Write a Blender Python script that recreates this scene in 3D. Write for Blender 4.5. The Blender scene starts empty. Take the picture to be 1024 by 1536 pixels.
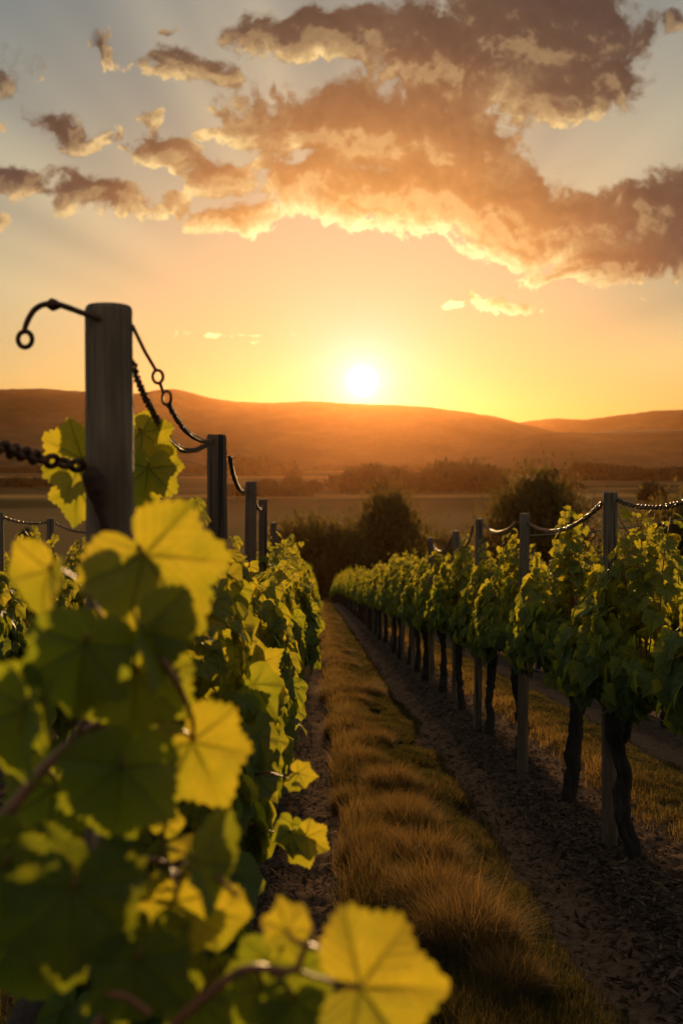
import bpy, math, random
import numpy as np
from mathutils import Vector, Matrix

sc = bpy.context.scene
R = math.radians
F = 1500.0                      # focal length in photo pixels
CX, CY = 475.0, 690.0           # photo pixel of the camera's optical axis (level camera, shifted lens)
CAMZ = 1.5

# ------------------------------------------------------------------ camera
cd = bpy.data.cameras.new("camera")
cam = bpy.data.objects.new("camera", cd)
sc.collection.objects.link(cam)
sc.camera = cam
cam.location = (0, 0, CAMZ)
cam.rotation_euler = (R(90), 0, 0)
cd.sensor_fit = 'VERTICAL'
cd.sensor_height = 36.0
cd.lens = F / 1536 * 36
cd.shift_x = (512 - CX) / 1536
cd.shift_y = -(768 - CY) / 1536
cd.clip_start, cd.clip_end = 0.05, 40000
cd.dof.use_dof = True
cd.dof.focus_distance = 4.2
cd.dof.aperture_fstop = 3.5

# ------------------------------------------------------------------ exposure
sc.view_settings.view_transform = 'Standard'
sc.view_settings.look = 'None'
sc.view_settings.exposure = 0.0
sc.view_settings.gamma = 1.0
sc.render.engine = 'CYCLES'
sc.cycles.use_denoising = True
sc.cycles.max_bounces = 8
sc.cycles.diffuse_bounces = 3
sc.cycles.glossy_bounces = 2
sc.cycles.transmission_bounces = 5
sc.cycles.volume_bounces = 0
sc.cycles.sample_clamp_indirect = 4.0


# ------------------------------------------------------------------ node helpers
class NT:
    def __init__(s, tree):
        s.t = tree
        s.t.nodes.clear()

    def n(s, typ, ins=None, **props):
        nd = s.t.nodes.new(typ)
        for k, v in props.items():
            setattr(nd, k, v)
        for k, v in (ins or {}).items():
            sk = nd.inputs[k]
            if isinstance(v, bpy.types.NodeSocket):
                s.t.links.new(v, sk)
            else:
                if isinstance(v, (tuple, list)) and sk.type == 'RGBA' and len(v) == 3:
                    v = (*v, 1)
                sk.default_value = v
        return nd

    def m(s, op, a, b=None, c=None, clamp=False):
        ins = {0: a}
        if b is not None: ins[1] = b
        if c is not None: ins[2] = c
        return s.n('ShaderNodeMath', ins, operation=op, use_clamp=clamp).outputs[0]

    def v(s, op, a, b=None, scale=None):
        ins = {0: a}
        if b is not None: ins[1] = b
        nd = s.n('ShaderNodeVectorMath', ins, operation=op)
        if scale is not None:
            if isinstance(scale, bpy.types.NodeSocket): s.t.links.new(scale, nd.inputs['Scale'])
            else: nd.inputs['Scale'].default_value = scale
        return nd.outputs['Value'] if op in ('LENGTH', 'DOT_PRODUCT', 'DISTANCE') else nd.outputs[0]

    def sm(s, x, a, b, ta=0.0, tb=1.0, kind='SMOOTHSTEP'):
        return s.n('ShaderNodeMapRange', {'Value': x, 'From Min': a, 'From Max': b, 'To Min': ta, 'To Max': tb},
                   interpolation_type=kind).outputs[0]

    def noise(s, vec, scale, detail=4.0, rough=0.5, dist=0.0, out=0):
        ins = {'Scale': scale, 'Detail': detail, 'Roughness': rough, 'Distortion': dist}
        if vec is not None: ins['Vector'] = vec
        return s.n('ShaderNodeTexNoise', ins).outputs[out]

    def mix(s, f, a, b, blend='MIX', clamp=False):
        nd = s.n('ShaderNodeMix', data_type='RGBA', blend_type=blend, clamp_result=clamp)
        for k, v in ((0, f), (6, a), (7, b)):
            sk = nd.inputs[k]
            if isinstance(v, bpy.types.NodeSocket): s.t.links.new(v, sk)
            elif k == 0: sk.default_value = v
            else: sk.default_value = (*v, 1) if len(v) == 3 else v
        return nd.outputs[2]

    def ramp(s, fac, stops, interp='LINEAR'):
        nd = s.n('ShaderNodeValToRGB', {0: fac})
        cr = nd.color_ramp
        cr.interpolation = interp
        while len(cr.elements) < len(stops): cr.elements.new(0.5)
        for e, (p, c) in zip(cr.elements, stops):
            e.position = p
            e.color = (*c, 1) if len(c) == 3 else c
        return nd.outputs[0]

    def xyz(s, x, y, z=0.0):
        return s.n('ShaderNodeCombineXYZ', {0: x, 1: y, 2: z}).outputs[0]

    def link(s, a, b):
        s.t.links.new(a, b)


# ------------------------------------------------------------------ sun and sky
SUN_U, SUN_V = (543 - CX) / F, (CY - 572) / F
sun_dir = Vector((SUN_U, 1.0, SUN_V)).normalized()
SUN_EL = math.asin(sun_dir.z)
SUN_AZ = math.atan2(sun_dir.x, sun_dir.y)
sl = bpy.data.lights.new("sun", 'SUN')
sl.energy = 5.0
sl.angle = R(0.5)
sl.color = (1.0, 0.62, 0.26)
so = bpy.data.objects.new("sun", sl)
sc.collection.objects.link(so)
so.rotation_euler = (-sun_dir).to_track_quat('-Z', 'Y').to_euler()

# cloud puffs: direction in the sky (gnomonic, degrees-like photo units), half sizes, tilt, strength
PUFFS = [
    # dark upper mass
    (800, 40, 165, 105, 0, 1.2), (665, 85, 150, 85, 8, 1.2), (500, 62, 150, 42, 4, 1.0), (385, 48, 60, 26, 10, .8),
    (900, 108, 70, 55, 0, 1.0), (820, 150, 110, 40, 0, .8), (955, 40, 36, 40, 0, .8),
    # middle mass
    (530, 190, 150, 60, 6, 1.15), (650, 210, 135, 85, 12, 1.2), (630, 285, 190, 56, 4, 1.1), (470, 270, 105, 44, 0, .9),
    (755, 305, 110, 66, 12, 1.1), (730, 215, 80, 44, 20, .8),
    # right wing
    (850, 335, 130, 52, 12, 1.2), (985, 325, 130, 60, -6, 1.2), (930, 395, 130, 34, -6, 1.0), (1080, 330, 130, 85, 0, 1.2),
    (850, 416, 50, 15, 0, .6),
    # satellites on the left
    (265, 228, 69.2, 28.8, 14, 0.83), (335, 262, 69.2, 33.6, 22, 0.83), (362, 332, 80.3, 25.2, 8, 0.74), (380, 165, 94.8, 40.8, 14, 0.60),
    (425, 210, 66.9, 33.6, 10, 0.51), (325, 200, 42.4, 19.2, 5, 0.55), (268, 88, 80.3, 32.4, 14, 0.69), (335, 108, 37.9, 24.0, 8, 0.55),
    (164, 67, 27.9, 25.2, 10, 0.55), (92, 186, 64.7, 28.8, 24, 0.74), (150, 196, 37.9, 19.2, -5, 0.51), (185, 214, 22.3, 9.6, 8, 0.45),
    (40, 264, 83.7, 24.0, 4, 0.74), (150, 286, 93.7, 31.2, 14, 0.83), (90, 246, 37.9, 15.6, 8, 0.51), (242, 168, 26.8, 18.0, 0, 0.51),
    (275, 293, 29.0, 18.0, 0, 0.51), (1018, 32, 26.0, 22.0, 0, 0.70), (255, 36, 15.6, 8.4, 0, 0.45), (3, 318, 22.3, 18.0, 0, 0.55),
    (2, 206, 17.8, 12.0, 0, 0.46), (-60, 120, 100.4, 48.0, 0, 0.83),
    # low wisps
    (755, 457, 66.0, 16.0, 0, 0.55), (664, 464, 22.0, 8.0, 0, 0.50), (350, 512, 105.0, 8.0, 0, 0.32), (375, 525, 16.0, 4.0, 0, 0.25),
    (965, 456, 34.0, 7.0, 0, 0.25), (8, 519, 36.0, 5.0, 0, 0.30), (560, 332, 210.0, 20.0, 6, 0.50), (760, 378, 150.0, 16.0, 8, 0.45),
    # outside the frame
    (-350, 150, 180, 60, 0, .9), (-300, 330, 140, 40, 0, .8), (1350, 180, 210, 80, 0, 1.), (1420, 400, 180, 40, 0, .9),
    (300, -200, 260, 80, 0, 1.), (900, -230, 320, 120, 0, 1.2),
]
w = bpy.data.worlds.new("World")
sc.world = w
w.use_nodes = True
w.cycles.sampling_method = 'MANUAL'
w.cycles.sample_map_resolution = 512


def cloud_group():
    g = bpy.data.node_groups.new("cloud_density", 'ShaderNodeTree')
    g.interface.new_socket("uv", in_out='INPUT', socket_type='NodeSocketVector')
    g.interface.new_socket("d", in_out='OUTPUT', socket_type='NodeSocketFloat')
    T = NT(g)
    gi = T.n('NodeGroupInput').outputs[0]
    go = T.n('NodeGroupOutput')
    wc = T.noise(gi, 9.0, 2.0, .5, out=1)
    wv = T.v('SUBTRACT', wc, (.5, .5, .5))
    p = T.v('ADD', gi, T.v('SCALE', wv, scale=.055))
    wc2 = T.noise(gi, 42.0, 3.0, .55, out=1)
    p = T.v('ADD', p, T.v('SCALE', T.v('SUBTRACT', wc2, (.5, .5, .5)), scale=.022))
    acc = None
    for (px, py, rx, ry, tilt, st) in PUFFS:
        u, v_ = (px - CX) / F, (CY - py) / F
        mp = T.n('ShaderNodeMapping', {'Vector': p, 'Location': (u, v_, 0), 'Rotation': (0, 0, R(-tilt)),
                                       'Scale': (rx / F * 1.30, ry / F * 1.30, 1)}, vector_type='TEXTURE').outputs[0]
        d = T.m('MULTIPLY_ADD', T.v('LENGTH', mp), -st, st)
        acc = d if acc is None else T.m('SMOOTH_MAX', acc, d, .25)
    fb = T.noise(p, 26.0, 6.0, .6)
    fb2 = T.noise(p, 75.0, 4.0, .6)
    d = T.m('MULTIPLY_ADD', T.m('SUBTRACT', fb, .5), .72, acc)
    d = T.m('MULTIPLY_ADD', T.m('SUBTRACT', fb2, .5), .38, d)
    for scl, am in ((30.0, .40), (70.0, .30), (150.0, .15)):
        vo = T.n('ShaderNodeTexVoronoi', {'Vector': p, 'Scale': scl}, feature='SMOOTH_F1').outputs['Distance']
        d = T.m('MULTIPLY_ADD', T.m('SUBTRACT', .42, vo), am, d)
    T.link(T.m('SUBTRACT', d, .16), go.inputs[0])
    return g


CG = cloud_group()
T = NT(w.node_tree)
dirv = T.n('ShaderNodeTexCoord').outputs['Generated']
sep = T.n('ShaderNodeSeparateXYZ', {0: dirv})
dx, dy, dz = sep.outputs
ys = T.m('MAXIMUM', dy, .08)
u = T.m('DIVIDE', dx, ys)
v = T.m('DIVIDE', dz, ys)
uv = T.xyz(u, v)
front = T.sm(dy, .1, .4)
sky = T.n('ShaderNodeTexSky', sky_type='NISHITA', sun_disc=False, sun_elevation=SUN_EL, sun_rotation=SUN_AZ,
          altitude=200.0, air_density=1.0, dust_density=2.2, ozone_density=1.2).outputs[0]
sdot = T.v('DOT_PRODUCT', dirv, tuple(sun_dir))
ang = T.m('MULTIPLY', T.m('ARCCOSINE', T.m('MINIMUM', sdot, .9999999)), 180 / math.pi)   # degrees from the sun
# base: physical sky; its bright core rolls off as in the photograph's exposure
lum = T.v('DOT_PRODUCT', sky, (.2126, .7152, .0722))
sky = T.v('MULTIPLY', sky, (.96, 1.07, 1.01))
base = T.v('SCALE', sky, scale=T.m('DIVIDE', 1.0, T.m('MULTIPLY_ADD', lum, .15 * 1.22, 1.0)))
halo = T.m('EXPONENT', T.m('MULTIPLY', ang, -0.45))
base = T.v('ADD', base, T.v('SCALE', (3.4, 2.0, 3.4), scale=halo))
# shafts of light and shade fanning out from the sun through the clouds
du, dv = T.m('SUBTRACT', u, SUN_U), T.m('SUBTRACT', v, SUN_V)
az = T.m('ARCTAN2', du, dv)
beam = T.noise(T.xyz(T.m('MULTIPLY', az, 2.6), 5.2, 0), 1.0, 2.0, .55)
bfac = T.m('MULTIPLY', T.sm(ang, 10.0, 20.0), .46)
beam = T.m('ADD', 1.0, T.m('MULTIPLY', T.m('SUBTRACT', T.sm(beam, .35, .65), .56), bfac))
bv = T.m('SUBTRACT', beam, 1.0)
base = T.v('MULTIPLY', base, T.xyz(beam, T.m('MULTIPLY_ADD', bv, .86, 1.0), T.m('MULTIPLY_ADD', bv, .6, 1.0)))
nearsun = T.m('EXPONENT', T.m('MULTIPLY', ang, -.11))
base = T.v('MULTIPLY', base, T.mix(nearsun, (1, 1, 1), (.88, .62, 1.2)))
# clouds
cg = T.n('ShaderNodeGroup', node_tree=CG)
T.link(uv, cg.inputs[0])
d0 = cg.outputs[0]
tos = T.v('NORMALIZE', T.xyz(T.m('MULTIPLY', du, -1), T.m('MULTIPLY', dv, -1)))
cg2 = T.n('ShaderNodeGroup', node_tree=CG)
T.link(T.v('ADD', uv, T.v('SCALE', tos, scale=.014)), cg2.inputs[0])
dl = T.m('SUBTRACT', d0, cg2.outputs[0])
near = T.m('DIVIDE', ang, 28.0)
rn = T.noise(uv, 8.0, 3.0, .55)
rimness = T.sm(T.m('ADD', T.m('MULTIPLY_ADD', dl, .55, rn), T.sm(ang, 8.0, 24.0, .16, -.10)), .38, .66)
alpha = T.m('MULTIPLY', T.n('ShaderNodeMapRange', {'Value': d0, 'From Min': -.03, 'From Max': T.m('MULTIPLY_ADD', rimness, -.25, .34)}, interpolation_type='SMOOTHSTEP').outputs[0], front)
thick = T.sm(T.m('SUBTRACT', d0, T.m('MULTIPLY', dl, .35)), .0, .62, 0, 1, 'LINEAR')
rim = T.ramp(near, [(0, (9.5, 8.2, 4.6)), (.3, (9.2, 7.4, 3.4)), (.45, (7.4, 5.4, 2.3)), (.75, (5.0, 3.3, 1.5)), (1.0, (3.4, 2.5, 1.4))])
body = T.ramp(near, [(0, (5.8, 3.4, 1.0)), (.28, (5.2, 2.7, .72)), (.42, (4.0, 1.80, .56)), (.53, (2.4, 1.12, .46)), (.66, (1.02, .58, .36)), (.8, (.66, .43, .32)), (1.0, (.58, .42, .33))])
tex = T.noise(uv, 13.0, 4.0, .5)
body = T.v('SCALE', body, scale=T.sm(tex, .25, .75, .92, 1.08, 'LINEAR'))
body = T.v('SCALE', body, scale=T.sm(dl, -.32, .32, .88, 1.15, 'LINEAR'))
soft = T.mix(.35, body, base)
wisp = T.noise(uv, 60.0, 5.0, .6)
rim = T.v('SCALE', rim, scale=T.sm(wisp, .3, .7, .72, 1.12, 'LINEAR'))
lit = T.m('POWER', T.m('SUBTRACT', 1.0, thick), 3.1)
lit = T.m('MULTIPLY', lit, T.m('MULTIPLY_ADD', rimness, .72, .28))
lit = T.m('ADD', lit, T.m('MULTIPLY', T.sm(dl, .05, .35), .25), clamp=True)
ccol = T.mix(lit, body, rim)
ccol = T.mix(T.m('MULTIPLY', T.m('SUBTRACT', 1.0, rimness), T.sm(d0, .22, .0)), ccol, soft)
skyc = T.mix(alpha, base, ccol)
# broken cloud sheet overhead and behind, out of the photograph, that fills the shade
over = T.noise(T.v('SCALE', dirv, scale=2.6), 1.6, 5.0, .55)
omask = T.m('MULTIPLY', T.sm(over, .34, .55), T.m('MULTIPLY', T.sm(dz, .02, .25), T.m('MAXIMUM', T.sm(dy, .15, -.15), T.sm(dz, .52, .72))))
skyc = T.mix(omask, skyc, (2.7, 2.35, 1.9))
glow = T.m('EXPONENT', T.m('MULTIPLY', ang, -1.2))
skyc = T.v('ADD', skyc, T.v('SCALE', (6.0, 5.2, 4.4), scale=glow))
disc = T.sm(ang, 1.05, .3)
skyc = T.v('ADD', skyc, T.v('SCALE', (10.0, 9.5, 8.0), scale=disc))
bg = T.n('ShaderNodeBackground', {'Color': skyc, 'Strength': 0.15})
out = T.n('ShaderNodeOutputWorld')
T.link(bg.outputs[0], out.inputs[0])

# ------------------------------------------------------------------ terrain functions
_ys = np.linspace(-60, 700, 3041)
_sl = np.interp(_ys, [-60, 0, 50, 110, 150, 220, 350, 700], [.12, .12, .12, .17, .12, .04, 0, 0])
_zs = -np.concatenate([[0], np.cumsum((_sl[1:] + _sl[:-1]) / 2 * np.diff(_ys))])
_zs -= np.interp(0, _ys, _zs)


def gz(y):
    return np.interp(y, _ys, _zs)


PLAIN = float(_zs[-1])
ROW_L, PITCH = -0.36, 1.93
_rng = np.random.default_rng(7)
_lat = _rng.random((256, 256))


def vnoise(x, y):
    xi, yi = np.floor(x).astype(int), np.floor(y).astype(int)
    fx, fy = x - xi, y - yi
    fx, fy = fx * fx * (3 - 2 * fx), fy * fy * (3 - 2 * fy)
    a, b = _lat[xi & 255, yi & 255], _lat[(xi + 1) & 255, yi & 255]
    c, d = _lat[xi & 255, (yi + 1) & 255], _lat[(xi + 1) & 255, (yi + 1) & 255]
    return a + (b - a) * fx + (c - a) * fy + (a - b - c + d) * fx * fy


def fbm(x, y, o=4):
    s, a, t = 0, .5, 0
    for i in range(o):
        s = s + a * vnoise(x * 2 ** i + 17.3 * i, y * 2 ** i + 9.1 * i)
        t += a
        a *= .5
    return s / t


def relief(x, y):
    """aisle profile: raised grass strip, wheel tracks, mounded soil under the vines, clods"""
    uu = np.mod(x - ROW_L, PITCH)
    g = np.clip(1 - np.abs(uu - .93) / .42, 0, 1)
    h = .05 * g ** .6
    tr = np.exp(-((uu - .33) / .14) ** 2) + np.exp(-((uu - 1.5) / .13) ** 2)
    h = h - .035 * tr
    rowd = np.minimum(uu, PITCH - uu)
    h = h + .05 * np.exp(-(rowd / .2) ** 2)
    soil = 1 - np.clip(g * 3, 0, 1)
    h = h + (fbm(x * 9, y * 9, 4) - .5) * (.035 + .03 * soil) + (fbm(x * 1.1 + 40, y * .7, 3) - .5) * .06
    fade = np.clip((120 - y) / 40, 0, 1)
    return h * fade


def ground_z(x, y):
    x = np.asarray(x, float)
    y = np.asarray(y, float)
    return gz(y) + relief(x, y)


def at(px, py, d):
    """photo pixel at distance d along the view axis -> world point"""
    return Vector(((px - CX) / F * d, d, CAMZ + (CY - py) / F * d))


# ------------------------------------------------------------------ mesh helpers
def mesh_np(name, verts, faces, attrs=None, smooth=True):
    """verts (N,3), faces (M,k) int array or list of arrays of different k"""
    me = bpy.data.meshes.new(name)
    verts = np.asarray(verts, np.float32)
    if not isinstance(faces, list): faces = [faces]
    faces = [np.asarray(f, np.int32) for f in faces if len(f)]
    nl = sum(f.size for f in faces)
    nf = sum(len(f) for f in faces)
    me.vertices.add(len(verts))
    me.vertices.foreach_set("co", verts.ravel())
    me.loops.add(nl)
    me.polygons.add(nf)
    me.loops.foreach_set("vertex_index", np.concatenate([f.ravel() for f in faces]))
    tot = np.concatenate([np.full(len(f), f.shape[1]) for f in faces])
    st = np.concatenate([[0], np.cumsum(tot)[:-1]])
    me.polygons.foreach_set("loop_start", st.astype(np.int32))
    me.polygons.foreach_set("loop_total", tot.astype(np.int32))
    me.polygons.foreach_set("use_smooth", np.full(nf, smooth))
    for k, a in (attrs or {}).items():
        at_ = me.attributes.new(k, 'FLOAT', 'POINT')
        at_.data.foreach_set("value", np.asarray(a, np.float32))
    me.update(calc_edges=True)
    me.validate()
    return me


def obj(name, me, mat=None, parent=None, loc=None):
    o = bpy.data.objects.new(name, me)
    sc.collection.objects.link(o)
    if mat is not None and me is not None and not me.materials: me.materials.append(mat)
    if parent is not None: o.parent = parent
    if loc is not None: o.location = loc
    return o


def tag(o, label=None, cat=None, group=None, kind=None):
    for k, v_ in (('label', label), ('category', cat), ('group', group), ('kind', kind)):
        if v_: o[k] = v_
    return o


def dup(o, parent=None):
    c = o.copy()
    sc.collection.objects.link(c)
    c.parent = parent
    for ch in list(o.children): dup(ch, c)
    return c


class MB:
    """collects tubes, rings and cards for one mesh"""
    def __init__(s):
        s.v, s.f3, s.f4, s.a, s.n = [], [], [], [], 0

    def add(s, v_, f, a=None):
        v_ = np.asarray(v_, float).reshape(-1, 3)
        f = np.asarray(f, int)
        s.v.append(v_)
        (s.f3 if f.shape[1] == 3 else s.f4).append(f + s.n)
        s.a.append(np.zeros(len(v_)) if a is None else np.broadcast_to(np.asarray(a, float), (len(v_),)))
        s.n += len(v_)

    def tube(s, pts, rad, seg=8, bump=0.0, cap=True, seed=0, twist=0.0, a=None, closed=False):
        pts = np.asarray(pts, float)
        n = len(pts)
        rad = np.broadcast_to(np.asarray(rad, float), (n,))
        if closed:
            tg = np.roll(pts, -1, 0) - np.roll(pts, 1, 0)
        else:
            tg = np.gradient(pts, axis=0)
        tg /= np.linalg.norm(tg, axis=1)[:, None] + 1e-12
        ref = np.array([0.0, 0, 1]) if abs(tg[0][2]) < .9 else np.array([1.0, 0, 0])
        nn = np.zeros_like(pts)
        p = np.cross(tg[0], ref)
        for i in range(n):
            p = p - tg[i] * p.dot(tg[i])
            p /= np.linalg.norm(p) + 1e-12
            nn[i] = p
        bb = np.cross(tg, nn)
        th = np.arange(seg) / seg * 2 * np.pi
        rr = rad[:, None] * np.ones((n, seg))
        if bump:
            ph = seed * 3.1
            k = np.arange(n)[:, None]
            rr = rr * (1 + bump * (np.sin(3 * th[None] + ph + k * twist) * .5 + np.sin(5 * th[None] - ph * 2 + k * twist * 1.7) * .35
                                   + (fbm(th[None] * 2.5 + ph, k * .5 + ph, 3) - .5) * 1.6))
        ring = pts[:, None] + rr[..., None] * (np.cos(th)[None, :, None] * nn[:, None] + np.sin(th)[None, :, None] * bb[:, None])
        i, j = np.meshgrid(np.arange(n if closed else n - 1), np.arange(seg), indexing='ij')
        i2, j2 = (i + 1) % n, (j + 1) % seg
        q = np.stack([i * seg + j, i * seg + j2, i2 * seg + j2, i2 * seg + j], -1).reshape(-1, 4)
        base = s.n
        s.add(ring.reshape(-1, 3), q, a)
        if cap and not closed:
            for e, r0 in ((0, 0), (n - 1, (n - 1) * seg)):
                c = pts[e]
                idx = np.arange(seg)
                f = np.stack([np.full(seg, seg), idx if e else (idx + 1) % seg, (idx + 1) % seg if e else idx], -1)
                s.add(np.vstack([ring[e], c]), f, a)

    def mesh(s, name, attr='tone', smooth=True):
        fs = []
        if s.f3: fs.append(np.vstack(s.f3))
        if s.f4: fs.append(np.vstack(s.f4))
        return mesh_np(name, np.vstack(s.v), fs, {attr: np.concatenate(s.a)}, smooth)


# ------------------------------------------------------------------ materials
def mat(name):
    m_ = bpy.data.materials.new(name)
    m_.use_nodes = True
    T_ = NT(m_.node_tree)
    o = T_.n('ShaderNodeOutputMaterial')
    return m_, T_, o


def bump(T_, h, strength=.5, dist=.01):
    return T_.n('ShaderNodeBump', {'Height': h, 'Strength': strength, 'Distance': dist}).outputs[0]


def leaf_mat():
    m_, T_, o = mat("vine_leaf")
    vein = T_.n('ShaderNodeAttribute', attribute_name='vein').outputs['Fac']
    tone = T_.n('ShaderNodeAttribute', attribute_name='tone').outputs['Fac']     # 0 old leaf .. 1 young leaf, per leaf; also carries painted shade (low) to sunlight (high)
    pos = T_.n('ShaderNodeTexCoord').outputs['Object']
    mot = T_.noise(pos, 60.0, 4.0, .6)
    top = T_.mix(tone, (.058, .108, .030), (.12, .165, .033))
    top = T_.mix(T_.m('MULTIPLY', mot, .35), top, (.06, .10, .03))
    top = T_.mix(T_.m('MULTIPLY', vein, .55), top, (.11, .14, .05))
    tr = T_.ramp(tone, [(0, (.08, .10, .006)), (.16, (.31, .37, .016)), (.6, (.58, .50, .024)), (1, (.72, .56, .03))])  # lowest stop darkened to paint deep shade into the leaf colour
    big_ = T_.noise(pos, 13.0, 3.0, .55)
    tr = T_.mix(T_.sm(big_, .40, .66, 0, .62), tr, (.30, .36, .016))
    spot = T_.sm(T_.noise(pos, 85.0, 2.0, .5), .70, .76, 0, .7)
    tr = T_.mix(spot, tr, (.16, .08, .012))
    tr = T_.mix(T_.sm(mot, .3, .8, 0, .35), tr, (.42, .36, .012))
    tr = T_.mix(T_.m('MULTIPLY', vein, .72), tr, (.10, .105, .006))
    h = T_.m('ADD', T_.m('MULTIPLY', vein, -.6), T_.m('MULTIPLY', T_.noise(pos, 220.0, 3.0), .35))
    bn = bump(T_, h, .35, .004)
    pb = T_.n('ShaderNodeBsdfPrincipled', {'Base Color': top, 'Roughness': .55, 'Normal': bn, 'Specular IOR Level': .25})
    tb = T_.n('ShaderNodeBsdfTranslucent', {'Color': tr, 'Normal': bn})
    mx = T_.n('ShaderNodeMixShader', {0: .56, 1: pb.outputs[0], 2: tb.outputs[0]})
    T_.link(mx.outputs[0], o.inputs[0])
    return m_


def bark_mat():
    m_, T_, o = mat("vine_bark")
    pos = T_.n('ShaderNodeTexCoord').outputs['Object']
    st = T_.v('MULTIPLY', pos, (1, 1, .12))
    a = T_.noise(st, 90.0, 6.0, .65, .6)
    b = T_.noise(pos, 14.0, 4.0)
    col = T_.ramp(a, [(.28, (.006, .0045, .0035)), (.55, (.024, .017, .013)), (.8, (.065, .048, .036))])
    col = T_.mix(T_.sm(b, .5, .75, 0, .4), col, (.04, .033, .028))
    pb = T_.n('ShaderNodeBsdfPrincipled', {'Base Color': col, 'Roughness': .9, 'Normal': bump(T_, a, .9, .012)})
    T_.link(pb.outputs[0], o.inputs[0])
    return m_


def cane_mat():
    m_, T_, o = mat("vine_cane")
    pos = T_.n('ShaderNodeTexCoord').outputs['Object']
    a = T_.noise(pos, 35.0, 4.0)
    col = T_.ramp(a, [(.3, (.10, .035, .018)), (.6, (.20, .075, .03)), (.85, (.16, .14, .04))])
    pb = T_.n('ShaderNodeBsdfPrincipled', {'Base Color': col, 'Roughness': .38, 'Normal': bump(T_, T_.noise(T_.v('MULTIPLY', pos, (1, 1, .2)), 160.0), .3, .003)})
    T_.link(pb.outputs[0], o.inputs[0])
    return m_


def wood_mat(name, c1, c2, c3, rust=True):
    m_, T_, o = mat(name)
    pos = T_.n('ShaderNodeTexCoord').outputs['Object']
    oi = T_.n('ShaderNodeObjectInfo').outputs['Random']
    sh = T_.v('ADD', pos, T_.xyz(T_.m('MULTIPLY', oi, 37.0), T_.m('MULTIPLY', oi, 11.0), 0))
    st = T_.v('MULTIPLY', sh, (1, 1, .035))
    a = T_.noise(st, 75.0, 7.0, .7, .35)
    b = T_.noise(T_.v('MULTIPLY', sh, (1, 1, .3)), 9.0, 4.0)
    col = T_.ramp(a, [(.28, c1), (.52, c2), (.75, c3)])
    col = T_.mix(T_.sm(b, .45, .68, 0, .8), col, c1)
    crack = T_.sm(T_.noise(T_.v('MULTIPLY', sh, (1, 1, .02)), 48.0, 3.0, .5), .60, .645)
    col = T_.mix(crack, col, (.02, .015, .012))
    h = T_.m('SUBTRACT', a, T_.m('MULTIPLY', crack, .9))
    pb = T_.n('ShaderNodeBsdfPrincipled', {'Base Color': col, 'Roughness': .8, 'Normal': bump(T_, h, 1.0, .009)})
    T_.link(pb.outputs[0], o.inputs[0])
    return m_


def iron_mat(name, col1, col2, rough=.5, metal=.7):
    m_, T_, o = mat(name)
    pos = T_.n('ShaderNodeTexCoord').outputs['Object']
    a = T_.noise(pos, 120.0, 4.0)
    col = T_.mix(T_.sm(a, .4, .62), col1, col2)
    pb = T_.n('ShaderNodeBsdfPrincipled', {'Base Color': col, 'Metallic': metal, 'Roughness': T_.sm(a, .3, .7, rough - .12, rough + .15),
                                           'Normal': bump(T_, a, .4, .002)})
    T_.link(pb.outputs[0], o.inputs[0])
    return m_


def grass_mat(name, c0, c1, tr0, tr1, f=.45, spec=.15):
    m_, T_, o = mat(name)
    tone = T_.n('ShaderNodeAttribute', attribute_name='tone').outputs['Fac']
    col = T_.mix(tone, c0, c1)
    tr = T_.mix(tone, tr0, tr1)
    pb = T_.n('ShaderNodeBsdfPrincipled', {'Base Color': col, 'Roughness': .7, 'Specular IOR Level': spec})
    tb = T_.n('ShaderNodeBsdfTranslucent', {'Color': tr})
    mx = T_.n('ShaderNodeMixShader', {0: f, 1: pb.outputs[0], 2: tb.outputs[0]})
    T_.link(mx.outputs[0], o.inputs[0])
    return m_


def foliage_mat(name, c0, c1, tr, f=.3):
    m_, T_, o = mat(name)
    tone = T_.n('ShaderNodeAttribute', attribute_name='tone').outputs['Fac']
    col = T_.mix(tone, c0, c1)
    pb = T_.n('ShaderNodeBsdfPrincipled', {'Base Color': col, 'Roughness': .7, 'Specular IOR Level': .2})
    tb = T_.n('ShaderNodeBsdfTranslucent', {'Color': tr})
    mx = T_.n('ShaderNodeMixShader', {0: f, 1: pb.outputs[0], 2: tb.outputs[0]})
    T_.link(mx.outputs[0], o.inputs[0])
    return m_


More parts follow.
